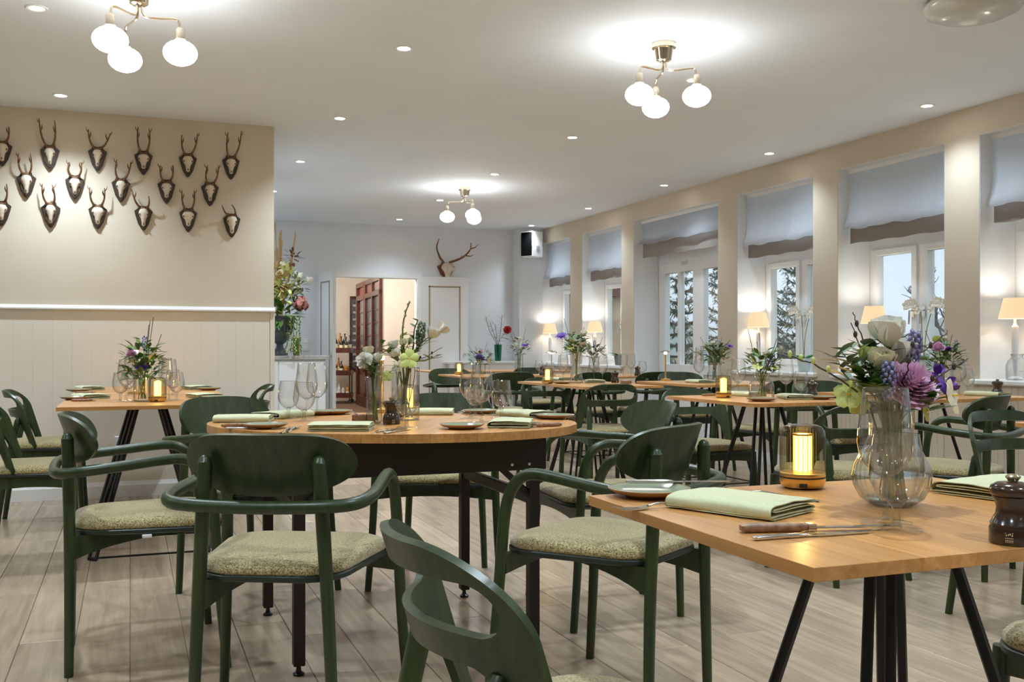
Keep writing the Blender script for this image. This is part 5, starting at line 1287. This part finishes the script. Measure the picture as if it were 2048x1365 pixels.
rtwig('leafy_sprig',VA,[(746,760,0),(738,735,0),(735,715,0)],'green leaves below the white carnation',76,r=.003,mt=m_stem,buds=12,leafm=m_leaf)
rtwig('leafy_sprig',VC,[(815,735,0),(835,700,0),(845,680,.03)],'grey green leaves right of the hellebore',77,r=.003,mt=m_stem,buds=12,leafm=m_leafg)
rtwig('leafy_sprig',VC,[(800,735,0),(785,715,-.03),(772,700,-.03)],'green leaves between the two vases',79,r=.003,mt=m_stem,buds=16,leafm=m_leaf)
rtwig('leafy_sprig',VC,[(812,735,0),(808,700,.02),(800,672,.03)],'yellow green leaves behind the cream buds',80,r=.003,mt=m_stem,buds=14,leafm=m_lime)
rtwig('leafy_sprig',VA,[(748,760,0),(745,740,-.03),(752,735,-.04)],'green leaves at the neck of the slim vase',81,r=.003,mt=m_stem,buds=14,leafm=m_leaf)
rtwig('bare_twig',VA,[(744,760,0),(720,740,0),(697,722,0)],'thin twig reaching left from the slim vase',78,r=.002,buds=3)
# --- single object bouquets farther away
def bouquet(loc, zt, r, h, spread, blooms, label, seed, leafn=60, twigs=2, leafm=None):
    'blooms: list of (kind, material, dx (image right), dz, size)'
    rr = random.Random(seed); t = thing('flower_bouquet', label, 'bouquet', loc); right = Vector((ca,-sa,0)); toward = Vector((-sa,-ca,0))
    st = MB()
    for kind, mt, dx, dz, s in blooms:
        hd = right*dx + toward*(spread*.85 if kind in ('aster','puff','star') else rr.uniform(-.01,.05)) + Vector((0,0,dz)); b0 = Vector((rr.uniform(-r,r)*.6, rr.uniform(-r,r)*.6, .012)); md = Vector((rr.uniform(-r,r)*.6, rr.uniform(-r,r)*.6, zt*.9))
        st.tube(smooth([b0,md,md.lerp(hd,.6)+Vector((0,0,.01)),hd],4),.0018,5); b = MB(); u = (toward*.5+Vector((dx*2,0,1))).normalized()
        if kind == 'rose': rose_head(b,hd,s,u,rr.random(),((.2,4,1),(.9,5,1)))
        elif kind == 'aster': star_head(b,hd,s,u,22,.12,1,.15); star_head(b,hd,s*.7,u,14,.10,2,.6)
        elif kind == 'star': star_head(b,hd,s,u,5,.42,1)
        elif kind == 'puff': carnation_head(b,hd,s,u,rr.random())
        elif kind == 'grape': grape_head(b,hd,s,(0,0,1),1,26)
        b.build('bloom', mt, t, True, 70)
    for k in range(5): st.tube([(rr.uniform(-r,r)*.6,rr.uniform(-r,r)*.6,.012),(rr.uniform(-r,r)*.6,rr.uniform(-r,r)*.6,zt)],.0018,5)
    o = st.build('stems', m_stem, t); o['kind'] = 'stuff'
    fo = MB()
    for k in range(leafn):
        q = rr.uniform(0,2*PI); rad = spread*math.sqrt(rr.random()); z = zt+(h-zt)*rr.uniform(-.05,.85)*(1-.35*rad/spread)
        fo.leaf((rad*math.cos(q),rad*math.sin(q),z),(math.cos(q)*.7,math.sin(q)*.7,rr.uniform(-.2,1)),rr.uniform(.032,.06),rr.uniform(.018,.030),bend=.3,n=3)
    o = fo.build('foliage', leafm or m_leaf, t, True, 60); o['kind'] = 'stuff'
    for k in range(twigs):
        q = rr.uniform(0,6); mb().tube(smooth([(0,0,zt*.5),(.03*math.cos(q),.03*math.sin(q),zt+.03),(spread*1.1*math.cos(q),spread*1.1*math.sin(q),h*rr.uniform(.9,1.15))],4),.0016,5).build('twig', m_twig, t)
    return t
CYL = lambda r, h: [(0,.001),(r*.92,.002),(r,.006),(r,h)]
p = U(284,803,Z); vase('glass_tumbler_vase', p, CYL(.040,.115), 'glass tumbler vase with the purple aster by the trophy wall', m_glass, .05)
bouquet(p, .115, .03, .35, .085, [('aster',m_purple,.030,.165,.075),('puff',m_pink,-.025,.235,.055),('rose',m_white,-.03,.20,.04),('rose',m_white,.0,.19,.035),('rose',m_white,.055,.25,.03),('grape',m_lilac,.02,.28,.07),('rose',m_cream,.05,.215,.035)], 'bouquet with one purple aster on the trophy wall table', 11, 170, 4)
p = U(1523,798,Z); vase('glass_jar_vase', p, [(0,.001),(.058,.002),(.063,.008),(.063,.065),(.056,.085),(.040,.100),(.037,.110),(.042,.128)], 'rounded clear jar vase on the table right of the round table', m_glass, .06)
bouquet(p, .13, .035, .31, .075, [('grape',m_lilac,.03,.185,.08),('grape',m_lilac,.055,.20,.06),('rose',m_white,.02,.225,.045),('rose',m_cream,-.03,.17,.04),('star',m_lime,-.035,.165,.06),('rose',m_white,-.05,.20,.03),('star',m_lime,.05,.16,.045)], 'jar bouquet of white flowers and blue grape hyacinths', 12, 80, 5)
p = U(1153,766,Z); vase('tulip_vase', p, [(0,.001),(.046,.002),(.048,.008),(.042,.06),(.026,.12),(.022,.16),(.030,.20),(.036,.225)], 'tall narrow necked glass vase in mid room', m_glass, .07)
bouquet(p, .22, .015, .43, .085, [('aster',m_purple,-.115,.345,.10),('rose',m_white,.01,.30,.07),('rose',m_white,.05,.36,.055),('rose',m_cream,-.03,.31,.05),('rose',m_white,.04,.29,.06),('star',m_lime,-.05,.26,.06)], 'white bouquet with one purple aster at the left in mid room', 13, 120, 2)
p = U(1430,764,Z); vase('flared_vase', p, [(0,.001),(.048,.002),(.056,.02),(.060,.05),(.048,.09),(.046,.11),(.056,.15)], 'ribbed flared glass vase by the double door', m_glass, .07, 20, .02)
bouquet(p, .15, .03, .33, .10, [('aster',m_purple,.095,.27,.065),('rose',m_white,-.08,.27,.04),('rose',m_white,-.02,.29,.04),('rose',m_cream,.05,.23,.05),('grape',m_lilac,.03,.29,.05)], 'green white bouquet with one purple flower by the double door', 14, 150, 4)
p = U(1188,751,Z); vase('dark_waisted_vase', p, [(0,.001),(.06,.002),(.064,.02),(.055,.08),(.045,.13),(.05,.17)], 'clear glass vase below the second sill lamp', m_gthick)
bouquet(p, .16, .03, .34, .10, [('rose',m_white,-.04,.26,.04),('grape',m_lilac,.0,.29,.07),('rose',m_white,.05,.24,.04),('grape',m_leafg,-.05,.28,.06)], 'small grey green bouquet below the second sill lamp', 15, 80, 4, m_leafg)
c = D(1887, 780, 5.55); p = Vector((c.x,c.y,ZT)); vase('glass_vase', p, [(0,.001),(.05,.002),(.058,.02),(.060,.07),(.045,.11),(.048,.15)], 'clear glass vase on the pale window table', m_glass, .08)
bouquet(p, .15, .03, .34, .085, [('puff',m_pink,-.06,.265,.075),('rose',m_lime,-.05,.30,.05),('rose',m_white,.03,.25,.035),('grape',m_lilac,.05,.27,.06),('puff',m_purple,.0,.25,.04),('rose',m_white,-.01,.31,.03)], 'bouquet with a pink carnation on the pale window table', 16, 130, 3)
p = U(1038,746,Z); vase('glass_vase', p, CYL(.042,.19), 'clear cylinder vase on the farthest table', m_gthick)
bouquet(p, .19, .03, .42, .10, [('aster',m_purple,.06,.28,.08),('rose',m_white,.0,.34,.06),('rose',m_white,-.03,.28,.05),('rose',m_white,.01,.25,.05)], 'white bouquet with one violet flower before the corner pilaster', 17, 60, 3, m_leafg)
p = U(961,748,Z); vase('glass_vase', p, CYL(.05,.10), 'short glass vase on the farthest table at the left', m_gthick)
bouquet(p, .10, .035, .27, .12, [('puff',m_lilac,-.01,.17,.09),('puff',m_purple,.03,.15,.06),('rose',m_cream,.09,.13,.05),('rose',m_pink,.0,.21,.05)], 'low violet bouquet before the back wall', 18, 90, 3, m_leafg)
stick(p+Vector((.02,.08,0)), 0, 'stick lamp with a lit tip inside the low violet bouquet', 'table lamp', 'slim lamps with a lit tip', 1.05)
# console with the emerald vase
t = thing('white_console', 'long white console shelf along the back wall under the emerald vase', 'console', (4.25, 12.22, 0))
mb().bevbox(-.48,.48,-.17,.17,.79,.82,.003).build('console_top', m_trim, t, False)
for x in (-.45,.45):
    for y in (-.14,.14): mb().bevbox(x-.02,x+.02,y-.02,y+.02,0,.79,.003).build('leg', m_trim, t, False)
mb().bevbox(-.43,.43,-.15,.15,.70,.79,.003).build('apron', m_trim, t, False)
q = AY(996, 12.2, 722); p = Vector((q.x, 12.2, .82))
vase('emerald_vase', p, [(0,.001),(.036,.002),(.040,.008),(.045,.10),(.050,.215)], 'emerald green glass vase on the console by the back wall', m_emer)
t = thing('camellia_branch', 'grey green branch with one red bloom in the emerald vase', 'bouquet', p); right = Vector((ca,-sa,0))
rr = random.Random(5)
for k, (dx, dz) in enumerate([(-.16,.58),(-.10,.50),(-.04,.48),(.05,.60)]):
    P = smooth([Vector((0,0,.02)),right*dx*.15+Vector((0,0,.22)),right*dx*.7+Vector((0,0,.40)),right*dx+Vector((0,0,dz))],5); mb().tube(P,.003,5).build('twig', m_twig, t)
    for j in range(9):
        pp = P[6+j]; mb().leaf(pp,tuple(right*rr.uniform(-1,1)+Vector((0,0,rr.uniform(.1,.9)))),rr.uniform(.06,.10),.022,bend=.1,n=3).build('leaf', m_leafg, t, True, 60)
hd = right*.115+Vector((0,-.02,.41)); mb().tube(smooth([Vector((0,0,.02)),Vector((0,0,.22)),hd],5),.003,5).build('twig', m_stem, t)
b = MB(); carnation_head(b, hd, .11, (-.3,-.8,.3), 3); b.build('bloom', m_red, t, True, 70)
for dx, dz in ((.07,.36),(.12,.30),(.05,.31)): mb().leaf(right*dx*.6+Vector((0,-.02,dz)),tuple(right*1.0+Vector((0,-.2,-.1))),.09,.05,bend=.2).build('leaf', m_leaf, t, True, 60)
# --- counter, urn and tall arrangement
t = thing('service_counter', 'white service counter with a grey top beside the doorway', 'counter', (1.49, 11.15, 0))
mb().bevbox(-.52,.50,-.24,.30,.10,.865,.004).build('cabinet_body', m_trim, t, False)
mb().bevbox(-.54,.535,-.27,.32,.865,.908,.004).build('grey_top', m_grey, t, False)
mb().box(-.52,.48,-.22,.28,0,.10).build('plinth', m_grey, t, False)
for x0, x1 in ((-.51,-.01),(.0,.495)): mb().bevbox(x0,x1,-.256,-.24,.12,.85,.003).build('door', m_trim, t, False)
cp = AY(556, 11.05); UP = Vector((cp.x+.02, 11.05, .908))
t = thing('zinc_urn', 'dark zinc urn on a pedestal foot standing on the service counter', 'urn', UP)
mb().lathe([(0,0),(.085,0),(.088,.02),(.07,.05),(.04,.09),(.035,.12),(.055,.14),(.10,.19),(.135,.25),(.145,.32),(.150,.39),(.160,.42),(.150,.42),(.138,.40),(0,.38)],28,flute=0).build('urn_body', m_urn, t)
mb().lathe([(.150,.405),(.163,.412),(.166,.422),(.155,.428)],28,cap=False).build('rim', m_urn, t)
t = thing('dried_flower_arrangement', 'tall arrangement of straw reeds, lime leaves and a dusty hydrangea in the urn', 'bouquet', UP+Vector((0,0,.39)))
rr = random.Random(8); right = Vector((ca,-sa,0)); toward = Vector((-sa,-ca,0))
for k in range(12):
    dx = rr.uniform(-.10,.10) if k < 9 else .17; hh = rr.uniform(.75,1.06) if k < 9 else rr.uniform(.85,.98)
    P = smooth([Vector((rr.uniform(-.04,.04),rr.uniform(-.04,.04),0)),right*dx*.6+toward*rr.uniform(-.03,.06)+Vector((0,0,hh*.5)),right*dx+Vector((0,0,hh))],5)
    mb().tube(P,[.0075]*6+[.006]*5,6).build('reed', m_reed, t)
def cluster(nm_, mt, dx, dz, rad, n, s, kind='leaf', seed=0, stuff=True):
    rr = random.Random(seed); b = MB()
    for k in range(n):
        v = Vector((rr.gauss(0,1),rr.gauss(0,1),rr.gauss(0,1))).normalized()*rad*rr.random()**.4; c = right*dx+toward*.05+Vector((0,0,dz))+v
        if kind == 'leaf': b.leaf(c, v.normalized()+Vector((0,0,.3)), s*rr.uniform(.7,1.2), s*.42, bend=.3, n=3)
        else: star_head(b, c, s, v, 4, .6, k, .2)
    o = b.build(nm_, mt, t, True, 70); o['kind'] = 'stuff'; return o
cluster('straw_grass', m_reed, -.03, .42, .16, 120, .09, seed=1); cluster('lime_leaves', m_lime, .09, .42, .14, 70, .10, seed=2)
cluster('lime_leaves', m_lime, .05, .25, .14, 60, .10, seed=12)
cluster('green_leaves', m_leaf, .04, .05, .16, 80, .12, seed=3); cluster('cream_blossom', m_cream, .02, .55, .10, 26, .07, 'b', 4)
cluster('dusty_hydrangea', m_dusty, .24, .17, .09, 70, .055, 'b', 5); cluster('brown_leaves', m_redfur, .16, .66, .10, 26, .07, seed=6); cluster('grey_berries', m_catkin, .17, .32, .10, 40, .05, 'b', 7)
cluster('white_blossom', m_white, .20, .48, .06, 20, .06, 'b', 8); cluster('dark_leaves', m_leaf, .19, .35, .12, 36, .07, seed=9); cluster('pink_blossom', m_dusty, -.04, .33, .08, 24, .05, 'b', 10)
hd = right*.33+toward*.06+Vector((0,0,.43)); mb().tube([Vector((.02,0,.1)),right*.2+Vector((0,0,.38)),hd],.004,5).build('rose_stem', m_stem, t); b = MB(); rose_head(b,hd,.085,(.3,-.5,.8),2); b.build('white_rose', m_white, t, True, 70)
for k in range(5):
    x0 = .07+.03*k; P = smooth([right*.06+toward*.10+Vector((0,0,.04)),right*(x0+.05)+toward*.17+Vector((0,0,.02)),right*(x0+.06)+toward*.19+Vector((0,0,-.15)),right*(x0+.05+.02*math.sin(k*2))+toward*.19+Vector((0,0,-.28)),right*(x0+.03+.05*(k-2)*.5)+toward*.18+Vector((0,0,-.375 if k != 2 else -.36))],6)
    mb().tube(P,.0035,6).build('trailing_vine', m_leaf, t); b = MB()
    for j in range(18): pp = P[5+j % (len(P)-5)]; b.blob(tuple(pp+Vector((rr.uniform(-.014,.014),rr.uniform(-.014,.014),0))),.0065,.0065,.011,6,4)
    o = b.build('vine_beads', m_lime if k % 2 else m_leaf, t); o['kind'] = 'stuff'
q = UP+Vector((.16,-.12,0)); t = thing('wooden_heart', 'small orange brown wooden block leaning at the foot of the urn', 'ornament', q, R(-20))
mb().bevbox(-.035,.035,-.012,.012,.001,.20,.006).build('block', m_oak_y, t, False); mb().bevbox(-.03,.03,-.014,-.012,.01,.19,.001).build('bark_edge', m_leaf, t, False)
